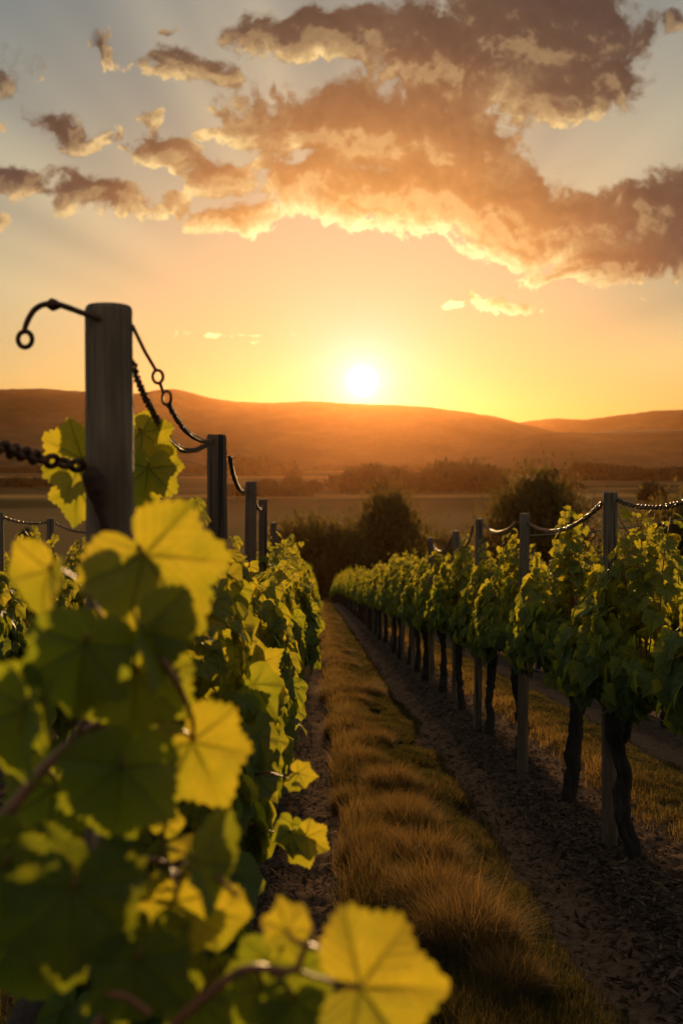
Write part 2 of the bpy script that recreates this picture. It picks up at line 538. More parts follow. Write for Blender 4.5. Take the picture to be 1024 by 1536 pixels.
def ground_mat():
    m_, T_, o = mat("vineyard_ground")
    pos = T_.n('ShaderNodeNewGeometry').outputs['Position']
    s_ = T_.n('ShaderNodeSeparateXYZ', {0: pos})
    X, Y = s_.outputs[0], s_.outputs[1]
    wob = T_.m('MULTIPLY', T_.m('SUBTRACT', T_.noise(pos, 2.2, 5.0, .6), .5), .5)
    uu = T_.m('FLOORED_MODULO', T_.m('SUBTRACT', X, ROW_L), PITCH)
    gd = T_.m('ABSOLUTE', T_.m('SUBTRACT', uu, .93))
    grass = T_.sm(T_.m('ADD', gd, wob), .48, .30)
    rowd = T_.m('MINIMUM', uu, T_.m('SUBTRACT', PITCH, uu))
    mulch = T_.sm(T_.m('ADD', rowd, wob), .38, .22)
    n1 = T_.noise(pos, 26.0, 8.0, .7)
    n2 = T_.noise(pos, 5.0, 5.0, .6)
    dirt = T_.ramp(n1, [(.3, (.085, .054, .037)), (.55, (.18, .118, .08)), (.8, (.27, .185, .125))])
    mul = T_.ramp(n1, [(.32, (.03, .021, .016)), (.55, (.095, .07, .054)), (.72, (.19, .145, .11))])
    gcol = T_.ramp(n2, [(.3, (.035, .030, .012)), (.7, (.075, .055, .022))])
    c = T_.mix(mulch, dirt, mul)
    c = T_.mix(grass, c, gcol)
    # open country beyond the vineyard: stubble, pasture and ploughed land in broad patches
    fv = T_.v('MULTIPLY', T_.v('ADD', pos, T_.v('SCALE', T_.noise(pos, .004, 3.0, out=1), scale=90.0)), (.0026, .0042, 0))
    cell = T_.n('ShaderNodeTexVoronoi', {'Vector': fv, 'Scale': 1.0}).outputs['Color']
    cs = T_.n('ShaderNodeSeparateColor', {0: cell}).outputs[0]
    fld = T_.ramp(cs, [(0, (.04, .042, .016)), (.3, (.08, .065, .028)), (.5, (.15, .11, .05)), (.75, (.10, .075, .034)), (1, (.18, .13, .058))])
    streak = T_.noise(T_.v('MULTIPLY', pos, (.006, .05, 0)), 1.0, 5.0, .6)
    fld = T_.mix(T_.sm(streak, .45, .7, 0, .6), fld, (.08, .065, .03))
    near_f = T_.sm(Y, 520, 640, 1, 0)
    near_f = T_.m('MULTIPLY', near_f, T_.sm(Y, 180, 300))
    fld = T_.mix(T_.m('MULTIPLY', near_f, .8), fld, (.18, .125, .055))
    wy = T_.m('MULTIPLY_ADD', T_.m('SUBTRACT', T_.noise(T_.v('MULTIPLY', pos, (.003, .003, 0)), 1.0, 3.0), .5), 260.0, Y)
    for y0_, y1_, am_ in ((790, 880, .55), (1650, 1850, .5), (2500, 2900, .5)):
        band = T_.m('MULTIPLY', T_.sm(wy, y0_ - 25, y0_ + 25), T_.sm(wy, y1_ + 25, y1_ - 25))
        fld = T_.mix(T_.m('MULTIPLY', band, am_), fld, (.40, .24, .085))
    far = T_.sm(Y, 115, 150)
    c = T_.mix(far, c, fld)
    hgt = T_.m('ADD', T_.m('MULTIPLY', n1, .8), T_.m('MULTIPLY', T_.noise(pos, 90.0, 4.0, .6), .4))
    bst = T_.sm(Y, 40, 120, .9, .0)
    bn = T_.n('ShaderNodeBump', {'Height': hgt, 'Strength': bst, 'Distance': .035}).outputs[0]
    pb = T_.n('ShaderNodeBsdfPrincipled', {'Base Color': c, 'Roughness': 1.0, 'Specular IOR Level': .0, 'Normal': bn})
    T_.link(pb.outputs[0], o.inputs[0])
    return m_


def hill_mat(name, c0, c1, c2):
    m_, T_, o = mat(name)
    pos = T_.n('ShaderNodeNewGeometry').outputs['Position']
    a = T_.noise(pos, .004, 6.0, .6)
    b = T_.noise(pos, .03, 4.0, .6)
    c = T_.ramp(a, [(.35, c0), (.5, c1), (.68, c2)])
    c = T_.mix(T_.sm(b, .45, .65, 0, .6), c, c0)
    pb = T_.n('ShaderNodeBsdfPrincipled', {'Base Color': c, 'Roughness': .95, 'Specular IOR Level': .05})
    T_.link(pb.outputs[0], o.inputs[0])
    return m_


M_LEAF, M_BARK, M_CANE = leaf_mat(), bark_mat(), cane_mat()
M_POST = wood_mat("weathered_post", (.10, .064, .040), (.23, .16, .105), (.34, .25, .17))
M_POSTR = wood_mat("grey_post", (.07, .051, .034), (.15, .112, .076), (.23, .178, .125))
M_POSTD = wood_mat("brown_post", (.07, .040, .023), (.15, .09, .054), (.23, .145, .09))
M_IRON = iron_mat("rusty_iron", (.035, .022, .016), (.13, .05, .022), .5, .6)
M_STEEL = iron_mat("dull_chain", (.06, .048, .04), (.20, .12, .075), .38, .85)
M_WIRE = iron_mat("trellis_wire", (.25, .22, .19), (.32, .25, .18), .4, .8)
M_RUST = iron_mat("rust_stain", (.03, .013, .008), (.06, .022, .011), .85, .1)
M_GRASS = grass_mat("green_grass", (.026, .030, .011), (.115, .085, .032), (.065, .062, .014), (.42, .24, .065))
M_DRY = grass_mat("dry_grass", (.05, .045, .018), (.17, .115, .05), (.12, .085, .02), (.50, .27, .08), .5)
M_GROUND = ground_mat()
M_CHIP = grass_mat("leaf_litter", (.03, .021, .015), (.15, .108, .078), (.05, .03, .015), (.12, .07, .03), .15, 0.0)

# ------------------------------------------------------------------ ground sheet
def axis(*segs):
    out_ = []
    for a, b, n in segs: out_.append(np.linspace(a, b, n, endpoint=False))
    return np.concatenate(out_ + [[segs[-1][1]]])


gx = axis((-9000, -1500, 10), (-1500, -150, 14), (-150, -12, 26), (-12, -1.2, 60), (-1.2, 2.9, 150), (2.9, 14, 80), (14, 150, 30), (150, 1500, 14), (1500, 9000, 10))
gy = np.concatenate([np.linspace(-60, 1.5, 24, endpoint=False), np.linspace(1.5, 7, 170, endpoint=False),
                     7 * (125 / 7) ** (np.arange(230) / 230), np.linspace(125, 700, 60, endpoint=False), np.geomspace(700, 9500, 26)])
GX, GY = np.meshgrid(gx, gy)
GZ = ground_z(GX, GY)
nx, ny = len(gx), len(gy)
ii, jj = np.meshgrid(np.arange(ny - 1), np.arange(nx - 1), indexing='ij')
gf = np.stack([ii * nx + jj, ii * nx + jj + 1, (ii + 1) * nx + jj + 1, (ii + 1) * nx + jj], -1).reshape(-1, 4)
g_ = obj("ground", mesh_np("ground", np.stack([GX, GY, GZ], -1).reshape(-1, 3), gf), M_GROUND)
tag(g_, "sloping vineyard soil with grassed aisle running down to open farmland", "ground", kind="structure")


# ------------------------------------------------------------------ hills
def ridge(name, prof, yc, depth, m_, label, seed, spur=.35):
    px = np.array([p[0] for p in prof], float)
    hz = CAMZ + (CY - np.array([p[1] for p in prof], float)) / F * yc
    X = (px - CX) / F * yc
    xs = np.linspace(X[0], X[-1], 260)
    # smooth profile
    H = np.interp(xs, X, hz)
    k = np.hanning(9); k /= k.sum()
    H = np.convolve(np.pad(H, 4, 'edge'), k, 'valid')
    H = H + (fbm(xs / 260 + seed, xs * 0 + seed, 4) - .5) * 16 + (vnoise(xs / 18 + seed, xs * 0) - .5) * 4
    t = np.linspace(-1, 1, 49)
    XX, TT = np.meshgrid(xs, t)
    prof_ = np.clip(1 - np.abs(TT) ** 1.25, 0, 1)
    sp = (fbm(XX / 700 + seed * 3, TT * 1.6 + seed, 4) - .5) * spur * np.clip(np.abs(TT) * 4, 0, 1)
    prof_ = np.clip(prof_ * (1 + sp * 1.6), 0, 1.15)
    prof_ = np.where(TT == 0, 1, np.minimum(prof_, 1.0))
    base = PLAIN - 6
    ZZ = base + (H[None] - base) * prof_
    n = len(xs)
    i_, j_ = np.meshgrid(np.arange(len(t) - 1), np.arange(n - 1), indexing='ij')
    f = np.stack([i_ * n + j_, i_ * n + j_ + 1, (i_ + 1) * n + j_ + 1, (i_ + 1) * n + j_], -1).reshape(-1, 4)
    o = obj(name, mesh_np(name, np.stack([XX, yc + TT * depth, ZZ], -1).reshape(-1, 3), f), m_)
    tag(o, label, "hills", kind="structure")


M_HILL = hill_mat("hill_cover", (.020, .024, .010), (.05, .048, .02), (.10, .08, .035))
ridge("hills", [(-900, 620), (-500, 600), (-150, 588), (0, 583), (60, 583), (118, 587), (200, 592), (235, 585), (262, 582), (300, 592), (345, 602),
                (410, 604), (470, 602), (545, 606), (600, 607), (680, 618), (740, 628), (800, 641), (900, 662), (1000, 690), (1200, 712)],
      6200, 1500, M_HILL, "long brown hills under the setting sun", 3.3)
ridge("hills", [(560, 712), (640, 672), (740, 642), (785, 632), (830, 627), (880, 630), (930, 622), (985, 615), (1050, 615), (1200, 606), (1500, 600), (1900, 640)],
      7900, 1300, M_HILL, "farther hazy hills at the right edge", 9.7)
ridge("hills", [(590, 712), (690, 676), (760, 659), (830, 650), (900, 648), (1024, 645), (1200, 640), (1500, 650), (1800, 690)],
      4700, 1100, M_HILL, "low brown foothills in front of the right hills", 5.1)
ridge("hills", [(-900, 660), (-300, 640), (0, 640), (90, 648), (180, 664), (280, 684), (360, 710)],
      4500, 1000, M_HILL, "low dark foothills below the left hills", 14.2)

# ------------------------------------------------------------------ haze
def haze_box():
    x, y0, y1, z0, z1 = 8800, -40, 9450, PLAIN - 8, 530
    vs = [(-x, y0, z0), (x, y0, z0), (x, y1, z0), (-x, y1, z0), (-x, y0, z1), (x, y0, z1), (x, y1, z1), (-x, y1, z1)]
    fs = [(0, 3, 2, 1), (4, 5, 6, 7), (0, 1, 5, 4), (1, 2, 6, 5), (2, 3, 7, 6), (3, 0, 4, 7)]
    m_, T_, o = mat("haze")
    pv = T_.n('ShaderNodeVolumePrincipled', {'Color': (1.0, .45, .17), 'Density': HAZE_D, 'Anisotropy': HAZE_G})
    T_.link(pv.outputs[0], o.inputs['Volume'])
    h = obj("haze", mesh_np("haze", vs, np.array(fs), smooth=False), m_)
    tag(h, "warm evening haze filling the valley", "haze", kind="stuff")


HAZE_D, HAZE_G = 1.3e-5, .84
haze_box()


# ------------------------------------------------------------------ trees
def cards(centers, size, nrm, upv, rng, long=1.5, tone=None):
    """one pointed leaf card (a bent diamond, two triangles and a fold) per centre"""
    n = len(centers)
    t = upv + rng.normal(0, .35, (n, 3))
    t /= np.linalg.norm(t, axis=1)[:, None]
    nn = nrm + rng.normal(0, .6, (n, 3))
    s = np.cross(t, nn)
    s /= np.linalg.norm(s, axis=1)[:, None] + 1e-9
    q = np.cross(s, t)
    sz = (size * rng.uniform(.6, 1.3, n))[:, None]
    v_ = np.stack([centers - t * sz * long * .5, centers + s * sz * .42 - t * sz * .1 + q * sz * .12, centers + t * sz * long * .6, centers - s * sz * .42 - t * sz * .1 + q * sz * .12], 1)
    b = np.arange(n)[:, None] * 4
    f = np.concatenate([b + [0, 1, 2], b + [0, 2, 3]])
    tn = rng.uniform(0, 1, n) if tone is None else tone
    return v_.reshape(-1, 3), f, np.repeat(tn, 4)


def tree(name, label, loc, h, wid, seed, m_leaf, kind='round', nclump=110, per=42, group=None, card=.3, cat='tree', trunk=True):
    rng = np.random.default_rng(seed)
    root = bpy.data.objects.new(name, None)
    sc.collection.objects.link(root)
    root.location = loc
    tag(root, label, cat, group)
    rx, rz = wid / 2, h / 2
    cl = []
    while len(cl) < nclump:
        p = rng.uniform(-1, 1, 3)
        if kind == 'cone':
            t = rng.uniform(0.02, 1) ** 1.25
            rr = (1 - t ** 1.7) ** .62 * (.75 + .25 * math.sin(t * 23 + seed))
            a = rng.uniform(0, 2 * math.pi)
            q = rr * math.sqrt(rng.uniform(.25, 1))
            cl.append((rx * q * math.cos(a), rx * q * math.sin(a), h * (.04 + .93 * t)))
        else:
            l = np.linalg.norm(p)
            if l > 1 or l < .45: continue
            lump = 1 + .22 * math.sin(p[0] * 5 + seed) * math.cos(p[1] * 4 + p[2] * 5)
            cl.append((p[0] * rx * lump, p[1] * rx * lump, h * .53 + p[2] * rz * .94 * lump))
    cl = np.array(cl)
    mb = MB()
    if trunk:
        mb.tube([(0, 0, -1), (0, 0, h * .2), (.05 * wid, 0, h * .45), (0, .03 * wid, h * .8)], [h * .03, h * .025, h * .018, h * .006], 9, .15, seed=seed)
        for c in cl[::7]:
            z0 = min(c[2] * .55, h * .6)
            mb.tube([(0, 0, z0), tuple(c * [.5, .5, 1] * [1, 1, .5] + np.array([0, 0, z0 * .5])), tuple(c)], [h * .012, h * .008, h * .003], 5, cap=False)
        obj("trunk", mb.mesh("trunk"), M_BARK, root)
    cen = np.array([0, 0, h * .42])
    ctr, nrm, up = [], [], []
    spread = .11 if kind != 'cone' else .085
    ctone = rng.uniform(0, 1, len(cl))
    tones = []
    for ci, c in enumerate(cl):
        out_ = c - cen
        out_ /= np.linalg.norm(out_) + 1e-9
        n = int(per * rng.uniform(.6, 1.4))
        off = rng.normal(0, 1, (n, 3)) * wid * spread * np.array([1, 1, .75])
        if kind != 'blob':   # sprays: stretched outward and upward
            dirn = out_ * .7 + np.array([0, 0, .8])
            off += np.abs(rng.normal(0, 1, n))[:, None] * dirn * wid * .07
        ctr.append(c + off)
        nrm.append(np.tile(out_, (n, 1)))
        up.append(np.tile(out_ * .6 + np.array([0, 0, .7]), (n, 1)))
        tones.append(np.clip(ctone[ci] * .6 + rng.uniform(0, .4, n), 0, 1))
    v_, f, tn = cards(np.vstack(ctr), card, np.vstack(nrm), np.vstack(up), rng, 1.6, np.concatenate(tones))
    obj("crown", mesh_np("crown", v_, f, {'tone': tn}), m_leaf, root)
    return root


M_TREE = foliage_mat("dark_foliage", (.034, .036, .013), (.095, .080, .028), (.26, .17, .03), .36)
M_FARTREE = foliage_mat("far_foliage", (.020, .026, .010), (.05, .05, .02), (.10, .08, .015), .2)


def place_tree(px, ptop, pw, d, *a, **k):
    x = (px - CX) / F * d
    zb = float(gz(d))
    zt = CAMZ + (CY - ptop) / F * d
    return (x, d, zb), (zt - zb) * (.84 if d < 200 else .92), pw / F * d * .9


def T_(name, label, px, ptop, pw, d, seed, m_, **k):
    loc, h, wd = place_tree(px, ptop, pw, d)
    return tree(name, label, loc, h, wd, seed, m_, **k)


G_T = "dark trees below the vineyard"
T_("bushy_tree", "dark rounded tree left of the pair where the grassy path ends", 478, 772, 150, 128, 11, M_TREE, nclump=170, per=70, card=.42, group=G_T)
T_("bushy_tree", "taller feathery dark tree right of the pair where the path ends", 582, 741, 190, 136, 23, M_TREE, kind='cone', nclump=240, per=55, card=.42, group=G_T)
T_("bushy_tree", "broad dark pointed tree behind the right row of vines", 806, 714, 235, 118, 34, M_TREE, kind='cone', nclump=300, per=60, card=.40, group=G_T)
T_("bushy_tree", "dark tree cut off by the right edge of the photo", 1036, 738, 150, 112, 47, M_TREE, nclump=200, per=70, card=.40, group=G_T)
T_("bushy_tree", "low dark bush between the pair of trees and the right row", 655, 790, 90, 150, 52, M_TREE, nclump=110, per=60, card=.4, group=G_T)
T_("bushy_tree", "small lone round bush on the plain left of the weathered post", 38, 793, 22, 330, 61, M_FARTREE, nclump=50, per=40, card=.5)
# trees of the distant belt
G_F = "distant trees on the plain"
far = [(530, 706, 36, 890), (562, 696, 52, 920), (600, 702, 40, 905), (636, 701, 46, 930), (668, 694, 66, 940), (705, 694, 76, 950), (738, 704, 52, 930),
       (505, 716, 30, 940), (972, 724, 30, 700), (985, 728, 24, 720), (440, 716, 30, 960), (470, 722, 24, 930), (400, 720, 26, 960)]
names_ = ["hazy tree at the left end of the distant copse", "tall hazy tree in the left half of the distant copse", "hazy tree just right of the tallest left tree of the copse",
          "hazy tree filling the dip before the big rounded wood", "hazy tree on the left shoulder of the rounded wood", "broadest hazy tree topping the rounded distant wood",
          "hazy tree at the right end of the rounded wood", "small faint tree left of the distant copse", "small tree on the plain above the nearest grey right post",
          "small tree on the plain just right of the nearest grey right post", "faint small tree on the plain above the left chain posts", "faint low tree between the left posts and the copse",
          "faint low tree above the third brown post"]
for i, (px, pt, pw, d) in enumerate(far):
    T_("distant_tree", names_[i], px, pt, pw, d, 100 + i, M_FARTREE, kind='blob', nclump=60, per=36, card=2.4 if d > 800 else 1.4, group=G_F)


def hedge(name, label, px0, px1, pt, d, seed, n=260, var=.4):
    """long belt of far trees that reads as one mass"""
    rng = np.random.default_rng(seed)
    x0, x1 = (px0 - CX) / F * d, (px1 - CX) / F * d
    h = CAMZ + (CY - pt) / F * d - PLAIN
    k = n * 24
    xs = rng.uniform(0, 1, k)
    prof = .55 + .45 * fbm(xs * abs(x1 - x0) / (h * 1.6) + seed, xs * 0 + seed, 3) * 1.5
    prof = np.minimum(prof, 1.0) * np.clip(np.minimum(xs, 1 - xs) * 12, .2, 1)
    z = rng.uniform(0, 1, k) ** .8 * prof * h
    ctr = np.stack([x0 + (x1 - x0) * xs, d + rng.normal(0, h * .5, k), PLAIN + z], -1)
    up = np.tile([0, 0, 1.0], (k, 1))
    v_, f, tn = cards(ctr, h * .22, rng.normal(0, 1, (k, 3)), up, rng, 1.3)
    o = obj(name, mesh_np(name, v_, f, {'tone': tn}), M_FARTREE)
    tag(o, label, "woodland", kind="stuff")


hedge("hedgerow", "dark tree belt on the plain left of the sun", 335, 452, 686, 1900, 3)
hedge("hedgerow", "long dark tree belt on the plain at the right", 842, 1100, 696, 1500, 4, 420)
hedge("hedgerow", "low bushes below the distant copse", 500, 770, 730, 960, 5, 200)
hedge("hedgerow", "dark belt across the plain left of the big post", -150, 250, 716, 1100, 7, 300)
hedge("hedgerow", "faint far hedge line under the left hills", -100, 420, 700, 2300, 9, 420)
hedge("hedgerow", "short dark hedge on the plain right of the copse", 770, 880, 723, 1050, 12, 110)
hedge("hedgerow", "thin far tree line between the copse and the right foothills", 700, 1000, 703, 2100, 13, 260)
hedge("hedgerow", "thin far tree line just under the foot of the sunlit hill", 450, 660, 697, 2700, 14, 200)
hedge("hedgerow", "low hedge on the plain above the third brown post", 330, 470, 728, 830, 15, 110)


# ------------------------------------------------------------------ posts
def post_mesh(h, r, seed, seg=28, taper=.94):
    rng = np.random.default_rng(seed)
    zs = np.concatenate([[-.25], np.linspace(0, h - .02, 26), [h - .012, h - .004, h]])
    mb = MB()
    lean = rng.uniform(-.012, .012, 2)
    pts = np.stack([lean[0] * zs + .002 * np.sin(zs * 5 + seed), lean[1] * zs, zs], -1)
    rad = r * np.interp(zs, [0, h], [1, taper])
    rad[-3:] *= [1.0, .97, .90]
    mb.tube(pts, rad, seg, .022, True, seed, .03)
    return mb.mesh("post"), lean


def post_at(x, y, h, r, seed, m_, label, group, name="vineyard_post"):
    me, lean = post_mesh(h, r, seed)
    z = float(ground_z(x, y))
    o = obj(name, me, m_, loc=(x, y, z))
    return tag(o, label, "post", group)


def post_px(pxtop, pytop, d, r, seed, m_, label, group):
    p = at(pxtop, pytop, d)
    zg = float(ground_z(p.x, d))
    return post_at(p.x, d, p.z - zg, r, seed, m_, label, group), p


GL, GR = "wooden posts of the left row", "grey posts of the right row"
big, pb_ = post_px(161, 456, 1.8, .0455, 1, M_POST, "nearest weathered grey post with the iron hook, in front at left", GL)
LP = [pb_]
for i, (px, py, d, r, lb) in enumerate([
        (330, 652, 3.44, .036, "brown round post where the two sagging chains from the nearest post end"),
        (373, 722, 5.1, .031, "short brown post with a small chain, third along the left row"),
        (396, 748, 6.5, .029, "dark thin post just behind the third brown post of the left row"),
        (408, 784, 8.6, .028, "small dark post poking out of the leaves fourth behind the brown posts"),
        (417, 794, 10.4, .028, "faintest and farthest post tip of the left row")]):
    LP.append(post_px(px, py, d, r, 20 + i, M_POSTD, lb, GL)[1])
RP = []
for i, (px, py, d, lb) in enumerate([
        (913, 738, 5.4, "tallest nearest grey post of the right row, chains on both sides"),
        (783, 770, 7.6, "second grey post of the right row with a dark tree behind it"),
        (716, 778, 9.8, "third grey post of the right row, between two pale chains"),
        (682, 796, 11.9, "fourth thin grey post of the right row, at the last chain end"),
        (647, 806, 14.1, "fifth slim post of the right row, half hidden in the vine tops")]):
    RP.append(post_px(px, py, d, .040, 40 + i, M_POSTR, lb, GR)[1])
for i in range(6):
    post_at(1.57 + .02 * math.sin(i), 16.3 + 2.2 * i, 1.62, .038, 60 + i, M_POSTR, "pale lower post shaft among the distant trunks of the right row", "pale far post shafts of the right row")
L2P = []
for i, (px, py, d, lb) in enumerate([(75, 777, 8.6, "thin dark post beyond the big post with a light chain, left background"),
                                     (1, 768, 8.1, "thin dark post cut by the left edge of the photo")]):
    L2P.append(post_px(px, py, d, .034, 80 + i, M_POSTR, lb, "thin posts of the second row on the left")[1])

# hook on the big post (part of the post)
base_i = Matrix.Translation(-big.location)


def local(o, pts):
    return [tuple(Vector(p) - o.location) for p in pts]


def smooth_path(pts, n=8):
    """Catmull-Rom through points"""
    P = np.array([tuple(p) for p in pts], float)
    P = np.vstack([2 * P[0] - P[1], P, 2 * P[-1] - P[-2]])
    out_ = []
    for i in range(1, len(P) - 2):
        for t in np.linspace(0, 1, n, endpoint=False):
            a, b, c, d = P[i - 1:i + 3]
            out_.append(.5 * ((2 * b) + (c - a) * t + (2 * a - 5 * b + 4 * c - d) * t * t + (3 * b - a - 3 * c + d) * t ** 3))
    out_.append(P[-2])
    return np.array(out_)


mb = MB()
hp = [at(150, 478, 1.775), at(126, 470, 1.765), at(104, 462, 1.76), at(84, 456, 1.76), at(66, 457, 1.76), at(53, 464, 1.76), at(44, 477, 1.76), at(39, 490, 1.76), at(38, 497, 1.76)]
mb.tube(local(big, smooth_path(hp, 6)), .0053, 10, .08, seed=2)
kn = [at(92, 459, 1.76), at(84, 457, 1.76), at(78, 456, 1.76), at(70, 457, 1.76)]
mb.tube(local(big, kn), [.004, .0105, .0115, .005], 8, .15, seed=5)
c = at(38, 509, 1.76)
ring = [c + Vector((math.cos(a) * .0125, 0, math.sin(a) * .0140)) for a in np.linspace(0, 2 * math.pi, 20, endpoint=False)]
mb.tube(local(big, ring), .0046, 8, closed=True)
obj("hook", mb.mesh("hook"), M_IRON, big)
# rust bracket stains and strap on the post face
mb = MB()
rngp = np.random.default_rng(5)
bp = [at(137, 700, 1.752), at(141, 722, 1.752), at(147, 742, 1.752), at(152, 768, 1.753), at(160, 800, 1.754), at(166, 850, 1.755), at(168, 872, 1.757)]
mb.tube(local(big, smooth_path(bp, 5)), np.interp(np.linspace(0, 1, 31), [0, .1, .3, .5, .8, 1], [.008, .018, .015, .008, .007, .003]), 10, .3, seed=9)
obj("bracket", mb.mesh("bracket"), M_RUST, big)


# ------------------------------------------------------------------ chains
def chain_mesh(path, link, wire, name="chain", start=0.0, seg=7, ring=12, wob=0.0, seed=0):
    """interlocking oval links laid along a polyline"""
    P = np.asarray([tuple(p) for p in path], float)
    L = np.concatenate([[0], np.cumsum(np.linalg.norm(np.diff(P, axis=0), axis=1))])
    pitch = link - wire * 2.0
    n = max(2, int(L[-1] / pitch))
    mb = MB()
    rng = random.Random(seed)
    for i in range(n):
        s_ = (i + .5) * L[-1] / n
        c_ = np.array([np.interp(s_, L, P[:, k]) for k in range(3)])
        c2 = np.array([np.interp(s_ + .004, L, P[:, k]) for k in range(3)])
        t = c2 - c_
        if np.linalg.norm(t) < 1e-6:
            t = P[-1] - P[-2]
        t /= np.linalg.norm(t)
        a = np.cross(t, [0, 0, 1]); a /= np.linalg.norm(a) + 1e-9
        b = np.cross(t, a)
        ang_ = (math.pi / 2 if i % 2 else 0) + .6 + rng.uniform(-wob, wob)
        s2 = a * math.cos(ang_) + b * math.sin(ang_)
        th = np.linspace(0, 2 * np.pi, ring, endpoint=False)
        pts = c_ + t * (np.cos(th) * (link / 2 - wire))[:, None] + s2 * (np.sin(th) * link * .30)[:, None]
        mb.tube(pts, wire, seg, closed=True)
    return mb


def sag(p0, p1, drop, n=40, skew=0.5):
    p0, p1 = Vector(p0), Vector(p1)
    t = np.linspace(0, 1, n)
    pts = np.array([p0.lerp(p1, float(x)) for x in t])
    k = np.log(.5) / np.log(skew)
    pts[:, 2] -= drop * 4 * (t ** k) * (1 - t ** k)
    return pts


def chain(mb, label, group=None, m_=M_STEEL, name="chain"):
    me = mb.mesh(name)
    ctr = Vector(np.mean(np.vstack(mb.v), axis=0))
    o = obj(name, me, m_)
    tag(o, label, "chain", group)
    return o


GC = "chains strung between the posts"
p1 = LP[1]
end = at(319, 661, 3.42)
# upper strand: a straight iron rod, two rings, then small links
rodA, rodB = at(199, 489, 1.83), at(234, 555, 2.02)
mbr, mba, mbb, mbk = MB(), MB(), MB(), MB()
mbr.tube([rodA, rodA.lerp(rodB, .5) + Vector((0, 0, -.004)), rodB], .0038, 8)
def big_ring(mb, c_, rx_, rz_, wv, turn=0):
    pts = [c_ + Vector((math.cos(a) * rx_ * math.cos(turn), math.cos(a) * rx_ * math.sin(turn), math.sin(a) * rz_)) for a in np.linspace(0, 2 * math.pi, 22, endpoint=False)]
    mb.tube(pts, wv, 8, closed=True)
big_ring(mba, at(237, 565, 2.06), .0105, .0135, .0034, .3)
mbk.tube([at(240, 574, 2.1), at(245, 588, 2.15)], .004, 8)
big_ring(mbb, at(250, 597, 2.2), .0098, .0150, .0034, .2)
path = smooth_path([at(253, 606, 2.25), at(264, 626, 2.42), at(278, 645, 2.65), at(294, 657, 2.95), at(308, 662, 3.2), end], 10)
mb2 = chain_mesh(path, .019, .0026, wob=.3, seed=1)
up_ = chain(mb2, "upper chain from the nearest post: rod, two rings and fine links to the brown post", GC, M_IRON)
obj("rod", mbr.mesh("rod"), M_IRON, up_)
obj("rod", mbk.mesh("rod"), M_IRON, up_)
obj("ring", mba.mesh("ring"), M_IRON, up_)
obj("ring", mbb.mesh("ring"), M_IRON, up_)
# lower strand
path = smooth_path([at(199, 541, 1.83), at(204, 562, 1.88), at(213, 585, 1.97), at(226, 612, 2.1), at(243, 643, 2.3), at(258, 664, 2.5), at(276, 675, 2.75), at(293, 675, 3.0), at(308, 668, 3.22), end], 10)
chain(chain_mesh(path, .020, .0029, wob=.3, seed=2), "lower rusty chain sagging from the nearest post to the brown post", GC, M_IRON)
# brown post to third post and beyond
path = smooth_path([at(345, 686, 3.46), at(349, 708, 3.8), at(355, 726, 4.2), at(362, 736, 4.6), at(370, 737, 5.07)], 10)
chain(chain_mesh(path, .024, .0036, wob=.3, seed=3), "short dark chain dropping from the brown post to the third post", GC, M_IRON)
path = sag(at(380, 742, 5.12), at(394, 757, 6.48), .05)
chain(chain_mesh(path, .024, .0034, wob=.3, seed=4), "tiny chain between the third and fourth posts of the left row", GC, M_IRON)
# from the nearest post out to the left
path = smooth_path([at(-60, 640, 1.45), at(-20, 662, 1.52), at(12, 674, 1.6), at(40, 682, 1.68), at(70, 690, 1.75), at(126, 700, 1.79)], 10)
chain(chain_mesh(path, .034, .0056, wob=.3, seed=5), "thick blurred rusty chain running off the left edge behind a leaf", GC, M_IRON)
# right row
ch = [((924, 749), 5.40, (1060, 738), 4.30, .055, .036, "dark thick chain from the tallest right post out of the photo to the right"),
      ((903, 755), 5.42, (792, 785), 7.58, .10, .034, "long sagging chain between the tallest and second right posts"),
      ((774, 784), 7.6, (722, 783), 9.78, .085, .032, "pale sunlit chain between the second and third right posts"),
      ((709, 789), 9.8, (687, 806), 11.85, .16, .032, "pale sunlit chain sagging from the third to the fourth right post"),
      ((677, 806), 11.9, (650, 818), 14.0, .12, .032, "tiny far chain between the fourth and fifth right posts")]
for i, (a, da, b, db, dr, lk, lb) in enumerate(ch):
    chain(chain_mesh(sag(at(*a, da), at(*b, db), dr), lk, .0058, wob=.5, seed=10 + i, ring=10, seg=6), lb, GC, M_STEEL)
chain(chain_mesh(sag(at(3, 775, 8.1), at(72, 783, 8.58), .03), .034, .005, seed=20, ring=8, seg=5), "thin light chain to the thin dark post at the left edge", GC)
chain(chain_mesh(sag(at(78, 781, 8.62), at(150, 796, 8.9), .05), .034, .005, seed=21, ring=8, seg=5), "thin light chain leaving the thin dark post towards the big post", GC)
# plain trellis wires
def wire(pts, r, label):
    mb = MB()
    mb.tube(pts, r, 6)
    o = obj("trellis_wire", mb.mesh("trellis_wire"), M_WIRE)
    tag(o, label, "wire", "trellis wires")
wire(sag(at(794, 803, 9.5), at(1100, 766, 7.5), .03), .0055, "thin pale wire behind the tallest right post")
for x, y0, y1, hh, lb in ((ROW_L, 2.0, 30, .86, "low trellis wire inside the leaves of the left row"), (1.57, 3.0, 40, .86, "low trellis wire inside the leaves of the right row")):
    yy = np.linspace(y0, y1, 60)
    wire(np.stack([yy * 0 + x, yy, gz(yy) + hh], -1), .003, lb)


# ------------------------------------------------------------------ vine leaves
CTRL = [(0, 1.12), (5, 1.00), (12, .90), (22, .80), (30, .755), (36, .765), (46, .85), (53, .89), (60, .84), (74, .72), (84, .69), (96, .76), (105, .77), (116, .69), (134, .60), (150, .52), (163, .40), (173, .24), (180, .06)]


